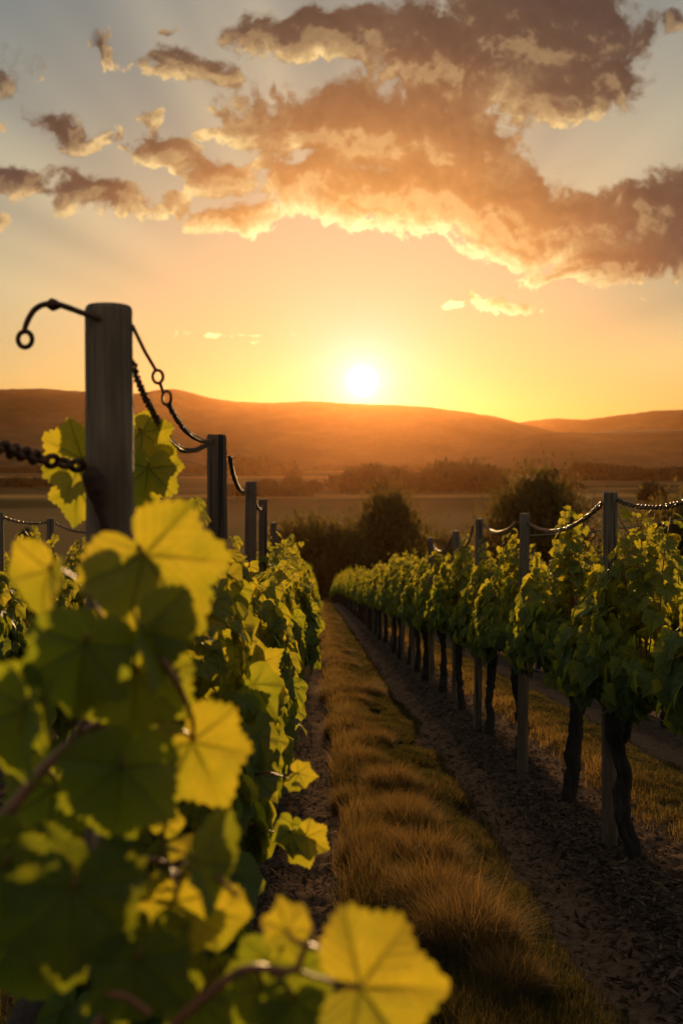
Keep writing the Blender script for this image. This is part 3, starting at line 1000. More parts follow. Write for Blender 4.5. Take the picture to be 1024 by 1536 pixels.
def outline(th, lobe=1.0, teeth=.0, nt=36, seed=0):
    d = np.abs(np.degrees(th))
    r = np.interp(d, [c_[0] for c_ in CTRL], [c_[1] for c_ in CTRL])
    sm_ = 1.10 - .28 * np.clip(d / 30, 0, 1) ** .7 - .20 * (d / 180) ** 2
    r = np.where(d < 150, sm_ + (r - sm_) * lobe, r)
    if teeth:
        r = r + teeth * .45 * (np.abs((th / (2 * np.pi) * nt * 2.63 + .2) % 1.0 - .4) * -1.6 + .5) * np.clip((165 - d) / 30, 0, 1)
        ph = (th / (2 * np.pi) * nt + seed * .37) % 1.0
        r = r + teeth * (np.abs(ph - .35) * -1.6 + .5) * np.clip((170 - d) / 30, 0, 1)
    return r


VEINS = np.radians([0, 50, -50, 102, -102])


def leaf_template(nang, nring, seed=0, lobe=1.0, teeth=.045, fold=.25, cup=.18, wave=.06, crease=.035, droop=.15):
    """unit leaf: stalk at the origin, tip at (0,1,0), face +z. Returns verts, tris, vein"""
    rng = np.random.default_rng(seed)
    th = np.linspace(-np.pi, np.pi, nang, endpoint=True) * (1 - .004)
    ro = outline(th, lobe, teeth, seed=seed) * (1 + .05 * np.sin(th * 2 + seed))
    rs = (np.arange(1, nring + 1) / nring) ** .9
    rr = rs[:, None] * ro[None]
    t2 = np.broadcast_to(th[None], rr.shape)
    x, y = rr * np.sin(t2), rr * np.cos(t2)
    dth = t2[..., None] - VEINS
    dth = np.abs((dth + np.pi) % (2 * np.pi) - np.pi)
    near_ = dth.min(-1)
    dist = rr * np.sin(np.clip(near_, 0, np.pi / 2))
    wv = .018 * (1.25 - rr)
    main = np.exp(-(dist / wv) ** 2)
    # side veins along the nearest main vein
    al = rr * np.cos(near_)
    sgn = np.sign(dth.argmin(-1) * 0 + np.take_along_axis((t2[..., None] - VEINS), dth.argmin(-1)[..., None], -1)[..., 0])
    ph = ((al - dist * 1.05 + (sgn > 0) * .06) / .155) % 1.0
    sec = np.exp(-((np.minimum(ph, 1 - ph)) * .155 / .0085) ** 2) * np.clip(1.1 - rr, 0, 1) * np.clip(dist * 20, 0, 1)
    vein = np.clip(main + .6 * sec, 0, 1)
    z = -cup * rr ** 2 * .5
    z += crease * (np.sin(np.clip(near_ / .44, 0, 1) * np.pi / 2) ** 1.0) * rr * 1.4 - .010 * main
    z += .012 * np.abs(np.sin(ph * np.pi)) * np.clip(dist * 10, 0, 1)
    z += wave * rr ** 2 * (np.sin(t2 * 3 + seed * 1.7) + .6 * np.sin(t2 * 5 + seed * 2.9))
    z += fold * np.abs(x)
    z -= droop * np.clip(y, 0, 2) ** 2
    v_ = np.stack([x, y, z], -1).reshape(-1, 3)
    v_ = np.vstack([[[0, 0, 0]], v_])
    f = []
    i = np.arange(nang - 1)
    f.append(np.stack([i * 0, 2 + i, 1 + i], -1))
    for k in range(nring - 1):
        a = 1 + k * nang + i
        b = a + nang
        f.append(np.stack([a, a + 1, b + 1], -1))
        f.append(np.stack([a, b + 1, b], -1))
    return v_, np.vstack(f), np.concatenate([[1.0], vein.ravel()])


def unit(a):
    return a / (np.linalg.norm(a, axis=-1, keepdims=True) + 1e-9)


def scatter_leaves(tmpl, pos, tip, nrm, size, tone):
    """place templates (list) on frames -> verts, faces, attrs"""
    tip = unit(tip)
    nrm = unit(nrm - tip * (nrm * tip).sum(-1, keepdims=True))
    sd = np.cross(tip, nrm)
    V, Fc, VE, TO, n0 = [], [], [], [], 0
    k = len(tmpl)
    for j in range(k):
        idx = np.arange(j, len(pos), k)
        if not len(idx): continue
        tv, tf, ve = tmpl[j]
        P = pos[idx][:, None] + size[idx][:, None, None] * (tv[None, :, 0:1] * sd[idx][:, None] + tv[None, :, 1:2] * tip[idx][:, None] + tv[None, :, 2:3] * nrm[idx][:, None])
        V.append(P.reshape(-1, 3))
        Fc.append((tf[None] + (np.arange(len(idx)) * len(tv))[:, None, None]).reshape(-1, 3) + n0)
        VE.append(np.tile(ve, len(idx)))
        TO.append(np.repeat(tone[idx], len(tv)))
        n0 += len(idx) * len(tv)
    return np.vstack(V), np.vstack(Fc), {'vein': np.concatenate(VE), 'tone': np.concatenate(TO)}


LOD = {
    0: [leaf_template(37, 4, s_, .9 + .4 * (s_ % 3) / 2, .06, .06 + .10 * (s_ % 3), .16, .07, .06, .06 + .08 * (s_ % 4)) for s_ in range(7)],
    1: [leaf_template(15, 2, s_, 1.2, .0, .2, .25, .08, .03, .2) for s_ in range(4)],
    2: [leaf_template(8, 1, s_, .8, .0, .25, .2, .05, .0, .15) for s_ in range(3)],
}
SL = .125


def canopy(seed, lod, n_shell, size, length=.78, height=1.70, fat=1.0, shoots=8, bottom=.72, top_shoot=.25):
    """foliage and canes of one vine, in local coordinates (row along y, ground at z=0 under the trunk)"""
    rng = np.random.default_rng(seed)
    pos, tip, nrm, sz, tone = [], [], [], [], []
    mb = MB()
    wz = lambda z: np.interp(z, [.60, .74, .95, 1.15, 1.4, 1.6, 1.8], [.12, .24, .33, .33, .25, .17, .06]) * fat
    n_in = n_shell // 6
    for k, n in ((0, n_shell), (1, n_in)):
        a = rng.uniform(0, 2 * np.pi, n)
        ca, sa = np.cos(a), np.sin(a)
        ex = .62
        cy = np.sign(sa) * np.abs(sa) ** ex
        cx = np.sign(ca) * np.abs(ca) ** ex
        top = height - .06 - .50 * np.abs(cy) ** 1.6 + .07 * np.sin(cy * 5 + seed) + rng.normal(0, .03, n)
        bot = bottom + .07 * np.sin(cy * 7 + seed * 2) + rng.normal(0, .03, n)
        zf = rng.uniform(0, 1, n) ** .85
        z = bot + zf * (top - bot)
        ln = length * np.interp(zf, [0, .4, 1], [.92, 1.0, .38])
        rad = rng.uniform(.80, 1.06, n) if k == 0 else rng.uniform(.2, .75, n)
        p = np.stack([wz(z) * cx * rad, ln * cy * rad, z], -1)
        no = np.stack([cx * .9, cy * np.where(np.abs(cy) > .85, .9, .25), .30 + .35 * zf], -1) + rng.normal(0, .24, (n, 3))
        no = unit(no)
        no = unit(no + np.stack([np.zeros(n), np.sign(rng.uniform(-1, .6, n)) * rng.uniform(0, 1.3, n) * (rng.uniform(0, 1, n) < .7), np.zeros(n)], -1))
        dn = np.stack([cx * .45, cy * .2, -1.0 + .25 * zf], -1) + rng.normal(0, .30, (n, 3))
        pos.append(p); tip.append(dn); nrm.append(no)
        sz.append(size * rng.uniform(.62, 1.2, n) * (1.05 - .25 * zf))
        tone.append(np.clip(0.05 + .9 * zf ** 1.3 + rng.normal(0, .13, n), 0, 1))  # sunlit tops and shaded lower leaves put into the tone by height
    for sidx in range(shoots):
        y0 = (sidx + .5) / shoots * 2 - 1
        y0 = y0 * length * .52 + rng.normal(0, .05)
        zt = height + rng.uniform(-.06, top_shoot) - .22 * (y0 / length) ** 2
        x1, y1 = rng.normal(0, .07), y0 + rng.normal(0, .10)
        pts = smooth_path([(0, y0, .86), (x1 * .3 + rng.normal(0, .03), y0 * .9 + y1 * .1, 1.15), (x1 * .7, (y0 + y1) / 2, (1.15 + zt) / 2 + .08), (x1 + rng.normal(0, .05), y1, zt)], 6)
        if lod < 2: mb.tube(pts, np.linspace(.0055, .0022, len(pts)), 6 if lod == 0 else 4, cap=False)
        m_ = 16 if lod == 0 else (11 if lod == 1 else 7)
        for q in range(m_):
            t = 1 - (q / m_) * .60
            c_ = pts[min(int(t * (len(pts) - 1)), len(pts) - 1)]
            a = rng.uniform(0, 2 * np.pi)
            o_ = np.array([math.cos(a), math.sin(a), .25])
            ps = .035 + .05 * (q / m_)
            e = c_ + o_ * ps
            if lod == 0:
                mb.tube([c_, (c_ + e) / 2 + [0, 0, .008], e], .0014, 4, cap=False)
            pos.append(e[None]); tip.append((o_ * .75 + np.array([0, 0, -.8]) + rng.normal(0, .25, 3))[None])
            nrm.append((o_ * .8 + np.array([0, 0, .7]) + rng.normal(0, .3, 3))[None])
            sz.append(np.array([size * (.50 + .45 * q / m_) * rng.uniform(.8, 1.2)]))
            tone.append(np.array([np.clip(1.05 - .4 * q / m_ + rng.normal(0, .08), 0, 1)]))
    pos, tip, nrm, sz, tone = (np.concatenate(z_) for z_ in (pos, tip, nrm, sz, tone))
    pos[:, 2] -= SL * pos[:, 1]
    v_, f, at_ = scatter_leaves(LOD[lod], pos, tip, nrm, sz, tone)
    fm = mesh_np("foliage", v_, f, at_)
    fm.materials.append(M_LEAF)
    cm = None
    if mb.n:
        for q in mb.v: q[:, 2] -= SL * q[:, 1]
        cm = mb.mesh("cane")
        cm.materials.append(M_CANE)
    return fm, cm


def trunk_mesh(seed, lean=(0, 0), fork=.62, r=.047, seg=22, arms=True, stub=True):
    rng = np.random.default_rng(seed)
    mb = MB()
    top = .84
    n = 30
    zs = np.linspace(-.08, top, n)
    wob = np.cumsum(rng.normal(0, .007, (n, 2)), axis=0)
    t = np.linspace(0, 1, n)
    pts = np.stack([lean[0] * t + wob[:, 0] + .012 * np.sin(t * 7 + seed), lean[1] * t + wob[:, 1], zs], -1)
    rad = r * np.interp(t, [0, .08, .3, .7, .85, 1], [1.35, 1.1, .92, .95, 1.15, .8]) * (1 + .10 * np.sin(t * 11 + seed))
    mb.tube(pts, rad, seg, .34, True, seed, .11)
    if stub:
        k = int(n * .72)
        c_ = pts[k]
        mb.tube([c_, c_ + [r * .9, rng.uniform(-.03, .03), .05], c_ + [r * 1.5, .01, .15], c_ + [r * 1.2, .02, .26]], [r * .62, r * .6, r * .5, r * .3], 10, .2, seed=seed)
    if arms:
        for sg in (-1, 1):
            e = np.array([0, sg * .66, .88 - SL * sg * .66])
            mb.tube(smooth_path([pts[-3], pts[-1] + [0, sg * .1, .02], (pts[-1] + e) / 2 + [rng.normal(0, .02), 0, .03], e], 5), np.linspace(r * .62, r * .22, 16), 9, .18, seed=seed + 3, twist=.2)
    me = mb.mesh("trunk")
    me.materials.append(M_BARK)
    return me


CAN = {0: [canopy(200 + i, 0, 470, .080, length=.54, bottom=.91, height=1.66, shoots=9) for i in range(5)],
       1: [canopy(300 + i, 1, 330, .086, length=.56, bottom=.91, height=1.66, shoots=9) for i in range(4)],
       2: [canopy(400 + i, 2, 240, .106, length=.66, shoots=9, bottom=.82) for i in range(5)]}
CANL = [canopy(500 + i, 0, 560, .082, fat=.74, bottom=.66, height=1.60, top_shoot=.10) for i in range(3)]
TRK = [trunk_mesh(600 + i, ((-.05, .03, .0, .04, -.02)[i], (0, .05, -.05, .02, .03)[i]), r=(.042, .044, .034, .037, .033)[i], stub=i in (0, 3)) for i in range(5)]
TRKF = [trunk_mesh(650 + i, (.02 * i - .02, 0), seg=7, stub=False) for i in range(3)]
count = {}


def vine(x, y, lod, idx, label, group, cans=None, trunk=None, flip=False):
    z = float(gz(y)) + (.03 if y < 90 else 0)
    root = bpy.data.objects.new("grapevine", None)
    sc.collection.objects.link(root)
    root.location = (x, y, z)
    rr = random.Random(idx * 17 + int(x * 10))
    sc_ = rr.uniform(.95, 1.06)
    root.scale = (-sc_ if flip else sc_, sc_, sc_ * rr.uniform(.97, 1.04))
    fm, cm = (cans or CAN[lod])[idx % len(cans or CAN[lod])]
    obj("trunk", trunk or (TRK if lod == 0 else TRKF)[idx % (5 if lod == 0 else 3)], None, root)
    obj("foliage", fm, None, root)
    if cm is not None: obj("cane", cm, None, root)
    tag(root, label, "grapevine", group)
    return root


# left row
GLV, GRV = "grapevines of the left row", "grapevines of the right row"
LL = ["leafy vine directly behind the nearest weathered post", "vine around the foot of the brown round post in the left row",
      "vine with a tall pale shoot beside the third brown post", "vine covering the thin fourth post of the left row",
      "vine around the small fifth post of the left row", "vine just behind the farthest visible left post tip"]
ys_ = [2.45, 3.75, 5.05, 6.35, 7.65, 8.95]
i = 0
y = 2.45
while y < 97:
    lod = 0 if y < 11 else (1 if y < 30 else 2)
    lb = LL[i] if i < len(LL) else ("vine in the middle stretch of the left row, a wall of backlit leaves" if y < 30 else "tiny far vine where the left row narrows to the end of the path")
    vine(ROW_L + .03 * math.sin(i * 2.1), y, lod, i, lb, GLV if i < len(LL) else ("left row vines in the middle distance" if y < 30 else "far vines of the left row"), CANL if i < 4 else None)
    y += 1.3 if y < 30 else 1.45
    i += 1
# right row: positions read from the trunks
RV = [(1172, 1470, 3.72, "vine cut by the right edge in front of the tallest right post"),
      (957, 1302, 5.22, "forked dark trunk vine beside the tallest grey post, nearest whole vine on the right"),
      (852, 1208, 6.62, "thick leaning trunk vine, second whole vine on the right"),
      (775, 1140, 8.25, "slim straight trunk vine, third whole vine on the right"),
      (737, 1105, 9.5, "vine with the small fork just left of the second right post"),
      (692, 1062, 11.3, "sixth trunk of the right row, crooked and dark between pale shafts"),
      (664, 1040, 12.9, "vine with a thin curved trunk just beyond the third right post")]
for i, (px, py, d, lb) in enumerate(RV):
    x = (px - CX) / F * d
    vine(x, d, 0 if d < 12 else 1, (0, 0, 1, 2, 3, 4, 1)[i], lb, GRV)
y, i = 14.3, 7
while y < 97:
    lod = 1 if y < 32 else 2
    vine(1.57 + .03 * math.sin(i * 1.7), y, lod, i, "vine in the middle stretch of the right row, thin dark trunk below lit leaves" if y < 32 else "tiny far vine in the lit bank of the right row",
         "right row vines in the middle distance" if y < 32 else "far vines of the right row")
    y += 1.42
    i += 1
# rows beyond
def row(x, y0, y1, lod_, label, group, seed, step=1.42):
    y, i = y0, seed
    while y < y1:
        vine(x + .04 * math.sin(i * 1.3), y, lod_ if y < 30 else 2, i, label, group)
        y += step
        i += 1
row(ROW_L + 2 * PITCH, 7.2, 96, 1, "vine in the row behind the right row, yellow tops showing above it", "vines of the second row on the right", 3)
row(ROW_L + 3 * PITCH, 12.0, 70, 1, "vine in the hindmost visible row on the right", "vines of the third row on the right", 5)
row(ROW_L - PITCH, 5.2, 30, 1, "shaded vine in the row left of the weathered post", "vines of the second row on the left", 8)
row(ROW_L - 2 * PITCH, 8.5, 26, 1, "vine top in the farthest row at the left edge", "vines of the third row on the left", 9)

# ------------------------------------------------------------------ the foreground vine, leaf by leaf
HI = [leaf_template(150, 34, s_, lb, .075, fo, cu, wa, .085, dr) for s_, lb, fo, cu, wa, dr in
      ((1, .95, .20, .30, .10, .10), (2, 1.1, .38, .30, .09, .18), (3, 1.0, .26, .42, .13, .22), (4, 1.15, .52, .24, .08, .16), (5, .9, .14, .34, .11, .14))]
near_root = bpy.data.objects.new("grapevine", None)
sc.collection.objects.link(near_root)
near_root.location = (ROW_L, 1.15, float(ground_z(ROW_L, 1.15)))
tag(near_root, "nearest vine with big blurred leaves filling the lower left corner", "grapevine", GLV)
obj("trunk", TRK[2], None, near_root)


def near_leaf(jx, jy, d, tx, ty, tilt=0, turn=0, var=0, tone=.7, label=None, scale=1.0, stalk=None, shade=0):
    j = at(jx, jy, d)
    t_img = Vector((tx - jx, 0, -(ty - jy)))
    L = t_img.length * d / F / max(.25, math.cos(R(tilt))) * scale * .81
    t_img.normalize()
    view = (j - Vector((0, 0, CAMZ))).normalized()
    tdir = (t_img * math.cos(R(tilt)) + view * math.sin(R(tilt))).normalized()
    n_ = -view
    n_ = (n_ - tdir * n_.dot(tdir)).normalized()
    n_ = Matrix.Rotation(R(turn), 3, tdir) @ n_
    s_ = tdir.cross(n_)
    tv, tf, ve = HI[var % len(HI)]
    P = L * (tv[:, 0:1] * np.array(s_) + tv[:, 1:2] * np.array(tdir) + tv[:, 2:3] * np.array(n_))
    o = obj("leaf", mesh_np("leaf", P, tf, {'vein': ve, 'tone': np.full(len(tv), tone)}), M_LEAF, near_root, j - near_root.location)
    if label: o["label"] = label
    if shade:  # added copy sunward of a dark leaf, placed to cast shade on it
        b = obj("leaf", o.data, None, near_root, j - near_root.location + sun_dir * shade + tdir * L * .1)
        b.scale = (.82, .82, .82)
    if stalk is not None:
        e = at(*stalk) - j
        mb = MB()
        n0 = np.array(-tdir) * L * .2 + np.array(n_) * .004
        mb.tube(smooth_path([(0, 0, 0), tuple(n0 * .6), tuple((n0 + np.array(e)) / 2), tuple(e)], 6), np.linspace(.0016, .0021, 19), 8, cap=False)
        obj("petiole", mb.mesh("petiole"), M_CANE, o)
    return o


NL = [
    # jx, jy, d, tx, ty, tilt, turn, var, tone (low paints shade in), label, stalk
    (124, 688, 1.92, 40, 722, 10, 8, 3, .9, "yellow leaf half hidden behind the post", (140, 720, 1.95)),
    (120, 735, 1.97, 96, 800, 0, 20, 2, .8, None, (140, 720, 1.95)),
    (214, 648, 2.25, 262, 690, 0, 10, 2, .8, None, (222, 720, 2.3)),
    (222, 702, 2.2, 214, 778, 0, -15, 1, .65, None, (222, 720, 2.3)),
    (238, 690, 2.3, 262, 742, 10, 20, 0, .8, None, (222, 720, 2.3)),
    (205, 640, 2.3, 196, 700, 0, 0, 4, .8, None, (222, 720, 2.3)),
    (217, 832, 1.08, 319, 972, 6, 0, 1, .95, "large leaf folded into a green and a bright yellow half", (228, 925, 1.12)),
    (204, 842, 1.135, 192, 925, 0, 0, 2, .3, None, (228, 925, 1.14)),  # added leaf hidden behind the folded one, placed to shade its left half
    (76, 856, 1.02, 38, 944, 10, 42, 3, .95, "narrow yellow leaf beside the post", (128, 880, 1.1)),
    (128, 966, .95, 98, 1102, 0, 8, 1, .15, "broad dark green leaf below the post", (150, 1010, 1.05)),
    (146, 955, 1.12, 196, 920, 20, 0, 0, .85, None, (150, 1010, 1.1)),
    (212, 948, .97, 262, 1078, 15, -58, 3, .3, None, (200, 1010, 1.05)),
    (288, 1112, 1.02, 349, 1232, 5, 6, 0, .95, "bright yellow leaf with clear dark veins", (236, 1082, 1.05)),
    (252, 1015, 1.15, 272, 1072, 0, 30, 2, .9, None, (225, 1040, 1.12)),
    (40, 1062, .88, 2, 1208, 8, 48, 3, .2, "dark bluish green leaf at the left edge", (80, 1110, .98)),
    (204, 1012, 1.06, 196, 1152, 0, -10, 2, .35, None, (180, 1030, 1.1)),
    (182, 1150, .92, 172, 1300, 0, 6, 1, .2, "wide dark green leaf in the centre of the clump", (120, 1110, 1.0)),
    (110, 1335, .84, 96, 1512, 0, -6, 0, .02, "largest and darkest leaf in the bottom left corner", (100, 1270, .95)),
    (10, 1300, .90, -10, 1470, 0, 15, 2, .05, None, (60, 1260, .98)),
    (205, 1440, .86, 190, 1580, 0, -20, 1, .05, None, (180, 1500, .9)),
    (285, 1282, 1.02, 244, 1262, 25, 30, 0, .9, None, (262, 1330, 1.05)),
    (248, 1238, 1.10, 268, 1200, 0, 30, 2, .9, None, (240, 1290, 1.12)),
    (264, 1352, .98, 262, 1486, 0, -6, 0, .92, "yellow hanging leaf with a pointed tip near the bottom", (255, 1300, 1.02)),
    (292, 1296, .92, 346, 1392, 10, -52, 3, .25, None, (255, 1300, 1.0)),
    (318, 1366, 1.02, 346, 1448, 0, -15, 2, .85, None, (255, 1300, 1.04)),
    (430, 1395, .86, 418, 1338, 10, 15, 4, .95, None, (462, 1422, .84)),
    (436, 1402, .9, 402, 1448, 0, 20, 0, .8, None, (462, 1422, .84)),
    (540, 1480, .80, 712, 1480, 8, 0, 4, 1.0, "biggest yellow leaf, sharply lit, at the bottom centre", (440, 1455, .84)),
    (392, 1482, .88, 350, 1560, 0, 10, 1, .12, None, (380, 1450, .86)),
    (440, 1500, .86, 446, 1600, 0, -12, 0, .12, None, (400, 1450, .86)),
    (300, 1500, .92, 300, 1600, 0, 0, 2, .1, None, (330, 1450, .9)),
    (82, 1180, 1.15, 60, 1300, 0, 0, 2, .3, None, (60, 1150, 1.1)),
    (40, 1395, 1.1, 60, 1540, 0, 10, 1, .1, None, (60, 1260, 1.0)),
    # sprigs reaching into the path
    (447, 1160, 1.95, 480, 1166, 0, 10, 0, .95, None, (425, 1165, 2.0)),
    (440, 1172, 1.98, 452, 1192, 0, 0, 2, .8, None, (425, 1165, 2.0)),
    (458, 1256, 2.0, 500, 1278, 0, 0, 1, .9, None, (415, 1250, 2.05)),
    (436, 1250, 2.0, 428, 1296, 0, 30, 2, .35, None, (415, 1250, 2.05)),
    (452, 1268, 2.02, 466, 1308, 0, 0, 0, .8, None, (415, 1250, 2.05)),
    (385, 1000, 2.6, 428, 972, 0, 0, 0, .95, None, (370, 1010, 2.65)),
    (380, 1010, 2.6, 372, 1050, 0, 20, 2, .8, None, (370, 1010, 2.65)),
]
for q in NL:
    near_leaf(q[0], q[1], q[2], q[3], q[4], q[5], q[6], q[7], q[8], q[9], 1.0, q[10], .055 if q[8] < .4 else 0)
# canes of the foreground vine
CN = [
    [(-60, 1300, .95, 7), (0, 1235, .98, 7), (60, 1160, 1.02, 6), (120, 1105, 1.06, 5), (190, 1060, 1.1, 4), (228, 1000, 1.1, 3.6), (226, 940, 1.1, 3), (230, 900, 1.12, 2.2)],
    [(228, 985, 1.0, 2), (215, 955, .99, 3.2), (240, 985, .99, 3.4), (268, 1030, 1.0, 3.2), (288, 1080, 1.01, 2.6), (290, 1112, 1.02, 2)],
    [(120, 1620, .95, 6), (160, 1500, .98, 5.5), (200, 1400, 1.0, 5), (215, 1298, 1.0, 4.5), (250, 1296, 1.0, 3), (300, 1300, .95, 2.4), (330, 1320, .93, 2.4), (356, 1345, .93, 2)],
    [(180, 1660, .84, 5), (260, 1540, .84, 4.5), (340, 1470, .84, 4), (380, 1452, .84, 3.6), (440, 1455, .84, 3.2), (466, 1420, .84, 2.4), (540, 1480, .80, 2)],
    [(160, 1490, .84, 3), (190, 1495, .84, 3.4), (225, 1520, .84, 3)],
    [(128, 880, 1.1, 2), (160, 950, 1.1, 2.6), (150, 1030, 1.08, 3), (110, 1110, 1.05, 4)],
    [(140, 720, 1.95, 3), (150, 800, 1.97, 4), (170, 950, 2.0, 5), (200, 1150, 2.1, 6)],
    [(222, 720, 2.3, 3), (232, 800, 2.3, 4), (240, 950, 2.35, 5)],
    [(425, 1165, 2.0, 2), (390, 1160, 2.1, 3), (330, 1180, 2.5, 4)],
    [(415, 1250, 2.05, 2), (380, 1240, 2.15, 3), (320, 1220, 2.5, 4)],
]
for pts in CN:
    P = smooth_path([at(*p[:3]) - near_root.location for p in pts], 7)
    rd = np.interp(np.linspace(0, 1, len(P)), np.linspace(0, 1, len(pts)), [p[3] * .001 for p in pts])
    mb = MB()
    mb.tube(P, rd, 10, .12, seed=len(pts))
    obj("cane", mb.mesh("cane"), M_CANE, near_root)


# ------------------------------------------------------------------ grass, tussocks, litter
def blades(x, y, h, wd, rng, tone, lean=.35, z=None, dirs=None, seg=2):
    n = len(x)
    z = ground_z(x, y) - .01 if z is None else z
    a = rng.uniform(0, 2 * np.pi, n) if dirs is None else dirs
    ln = h * np.abs(rng.normal(lean, .25, n))
    dx_, dy_ = np.cos(a) * ln, np.sin(a) * ln
    b = rng.uniform(0, 2 * np.pi, n)
    wx, wy = np.cos(b) * wd / 2, np.sin(b) * wd / 2
    P0 = np.stack([x, y, z], -1)
    W = np.stack([wx, wy, wx * 0], -1)
    M = P0 + np.stack([dx_ * .3, dy_ * .3, h * .55], -1)
    T2 = P0 + np.stack([dx_, dy_, h * np.clip(1 - .35 * (ln / h) ** 2, .35, 1)], -1)
    V = np.stack([P0 - W, P0 + W, M + W * .7, M - W * .7, T2], 1).reshape(-1, 3)
    k = np.arange(n)[:, None] * 5
    f = np.concatenate([k + [0, 1, 2], k + [0, 2, 3], k + [3, 2, 4]])
    return V, f, np.repeat(tone, 5)


rng = np.random.default_rng(99)


def strip(u0, n, y0, y1, half=.42, hmul=1.0, wmul=1.0):
    """grass strip in the aisle whose left row stands at u0"""
    y = y0 * (y1 / y0) ** rng.uniform(0, 1, n)
    x = u0 + .93 + rng.triangular(-half, 0, half, n) * 1.15 + (fbm(y * 1.2, y * 0 + u0, 3) - .5) * .3
    cl = fbm(x * 3.0, y * 2.2, 3)
    keep = cl > .30
    x, y, cl = x[keep], y[keep], cl[keep]
    d = np.maximum(y, 3)
    side = np.clip((u0 + .95 - x) / .35, 0, 1) * (.4 + fbm(y * 1.4, x * 0 + 3, 2))
    h = (.05 + .08 * np.clip(cl - .25, 0, 1) + .11 * side) * rng.uniform(.5, 1.3, len(x)) * hmul
    wd = np.clip(.00062 * d, .0019, .03) * wmul
    return blades(x, y, h, wd, rng, np.clip(cl * .5 - .18 + .62 * side + rng.normal(0, .2, len(x)), 0, 1))  # right side less dry, and darkened to paint the shade there


def join(name, parts, m_, label, cat, kind="stuff"):
    V, Fc, A, n0 = [], [], [], 0
    for v_, f, a in parts:
        V.append(v_); Fc.append(f + n0); A.append(a); n0 += len(v_)
    o = obj(name, mesh_np(name, np.vstack(V), np.vstack(Fc), {'tone': np.concatenate(A)}, smooth=False), m_)
    return tag(o, label, cat, kind=kind)


join("grass", [strip(ROW_L, 190000, 2.6, 14), strip(ROW_L, 80000, 10, 100), strip(ROW_L + PITCH, 60000, 5, 30, hmul=.5), strip(ROW_L + 2 * PITCH, 15000, 9, 40, hmul=.5),
               strip(ROW_L - PITCH, 20000, 3, 30)], M_GRASS, "low dry green grass growing in the aisles between the rows", "grass")


def tussock_mesh(seed, n=6500, r=.20, h=.30):
    rg = np.random.default_rng(seed)
    a = rg.uniform(0, 2 * np.pi, n)
    q = np.sqrt(rg.uniform(0, 1, n))
    x, y = np.cos(a) * q * r * .62, np.sin(a) * q * r * .62
    hh = h * np.sqrt(np.clip(1.1 - .75 * q * q, .1, 2)) * rg.uniform(.3, 1.2, n) * np.where(rg.uniform(0, 1, n) < .04, 1.5, 1.0)
    dirs = a + rg.normal(0, 1.25, n)
    v_, f, t = blades(x, y, hh, rg.uniform(.0014, .0024, n), rg, np.clip(rg.normal(.42, .34, n), 0, 1), lean=.5, z=np.full(n, -.03), dirs=dirs)
    me = mesh_np("tussock", v_, f, {'tone': t}, smooth=False)
    me.materials.append(M_DRY)
    return me


TUS = [tussock_mesh(700 + i, r=(.29, .24, .32, .27)[i], h=(.27, .22, .30, .24)[i]) for i in range(4)]
TP = [(700, 1440, "ragged grey brown tussock nearest the camera beside the biggest yellow leaf"), (635, 1318, "big rounded dry tussock in the lower middle of the aisle"),
      (560, 1300, "low dry tussock on the left flank of the big rounded one"), (585, 1196, "glowing brown tussock above the big rounded one"),
      (530, 1215, "small dry tussock on the left edge of the strip beside the glowing one"), (560, 1128, "soft brown tussock midway up the grassy strip"),
      (512, 1105, "thin dry tussock on the left rim midway up the strip"), (530, 1062, "light brown tussock below the far end of the strip"),
      (655, 1385, "loose pale tussock between the nearest ragged one and the big rounded one"), (765, 1500, "short dark tussock at the bottom edge right of the biggest yellow leaf"),
      (610, 1255, "half hidden tussock just behind the big rounded one"), (600, 1236, "flat tussock in the gap above the big rounded one"),
      (548, 1160, "narrow tussock left of and above the glowing brown one"), (520, 1030, "faint tussock uppermost of those still told apart in the strip")]
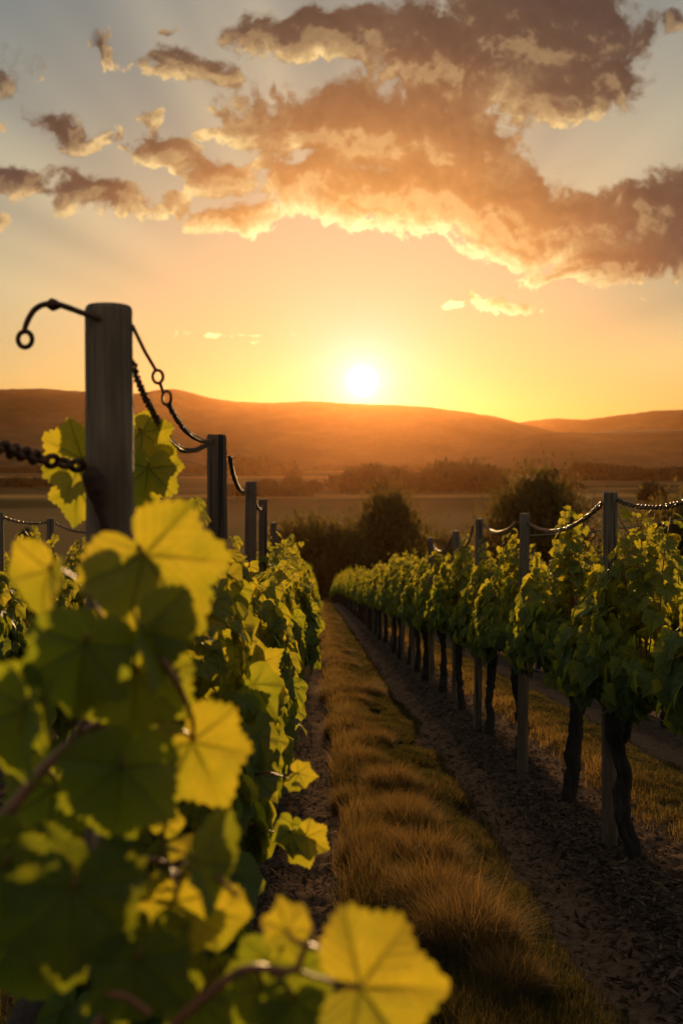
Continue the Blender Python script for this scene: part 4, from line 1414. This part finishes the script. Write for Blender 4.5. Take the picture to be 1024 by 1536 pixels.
GT = "dry grass tussocks along the aisle"
i = 0
for px, py, lb in TP:
    d = F * 1.5 / (py - 870)
    x = (px - CX) / F * d
    o = obj("grass_tussock", TUS[i % 4], None, None, (x, d, float(ground_z(x, d))))
    o.rotation_euler.z = i * 1.3
    k = (1.15, 1.25, .8, 1.1, .8, 1.05, .8, 1.0, 1.1, .8, .9, .9, .8, .9)[i]
    o.scale = (k * .98, k * .98, k * .78)
    tag(o, lb, "tussock", GT)
    i += 1
y = 12.6
while y < 42:
    x = .38 + .08 * math.sin(i * 2.3)
    o = obj("grass_tussock", TUS[i % 4], None, None, (x, y, float(ground_z(x, y))))
    o.rotation_euler.z = i * 1.7
    k = 1.0 + .35 * math.sin(i * 1.9)
    o.scale = (k * 1.0, k * 1.4, k * .55)
    tag(o, "small far dry tussock in the line receding up the aisle", "tussock", "small far tussocks along the aisle")
    y += 1.15 + .4 * math.sin(i)
    i += 1


def litter():
    n = 26000
    y = 2.4 * (30 / 2.4) ** rng.uniform(0, 1, n)
    side = rng.integers(0, 3, n)
    x = np.choose(side, [ROW_L, ROW_L + PITCH, ROW_L + PITCH]) + rng.normal(0, .30, n)
    z = ground_z(x, y) + rng.uniform(.0, .012, n)
    s_ = rng.uniform(.008, .03, n)
    a = rng.uniform(0, 2 * np.pi, n)
    el = rng.uniform(1.2, 3.5, n)
    ux = np.stack([np.cos(a), np.sin(a), rng.normal(0, .3, n)], -1) * (s_ * el * .5)[:, None]
    uy = np.stack([-np.sin(a), np.cos(a), rng.normal(0, .4, n)], -1) * (s_ * .35)[:, None]
    c_ = np.stack([x, y, z], -1)
    V = np.stack([c_ - ux, c_ + uy + [0, 0, .004], c_ + ux, c_ - uy], 1).reshape(-1, 3)
    k = np.arange(n)[:, None] * 4
    return V, np.concatenate([k + [0, 1, 2], k + [0, 2, 3]]), np.repeat(rng.uniform(0, 1, n) ** 1.6, 4)


join("leaf_litter", [litter()], M_CHIP, "dark bark chips and dead leaves under the vines", "litter")
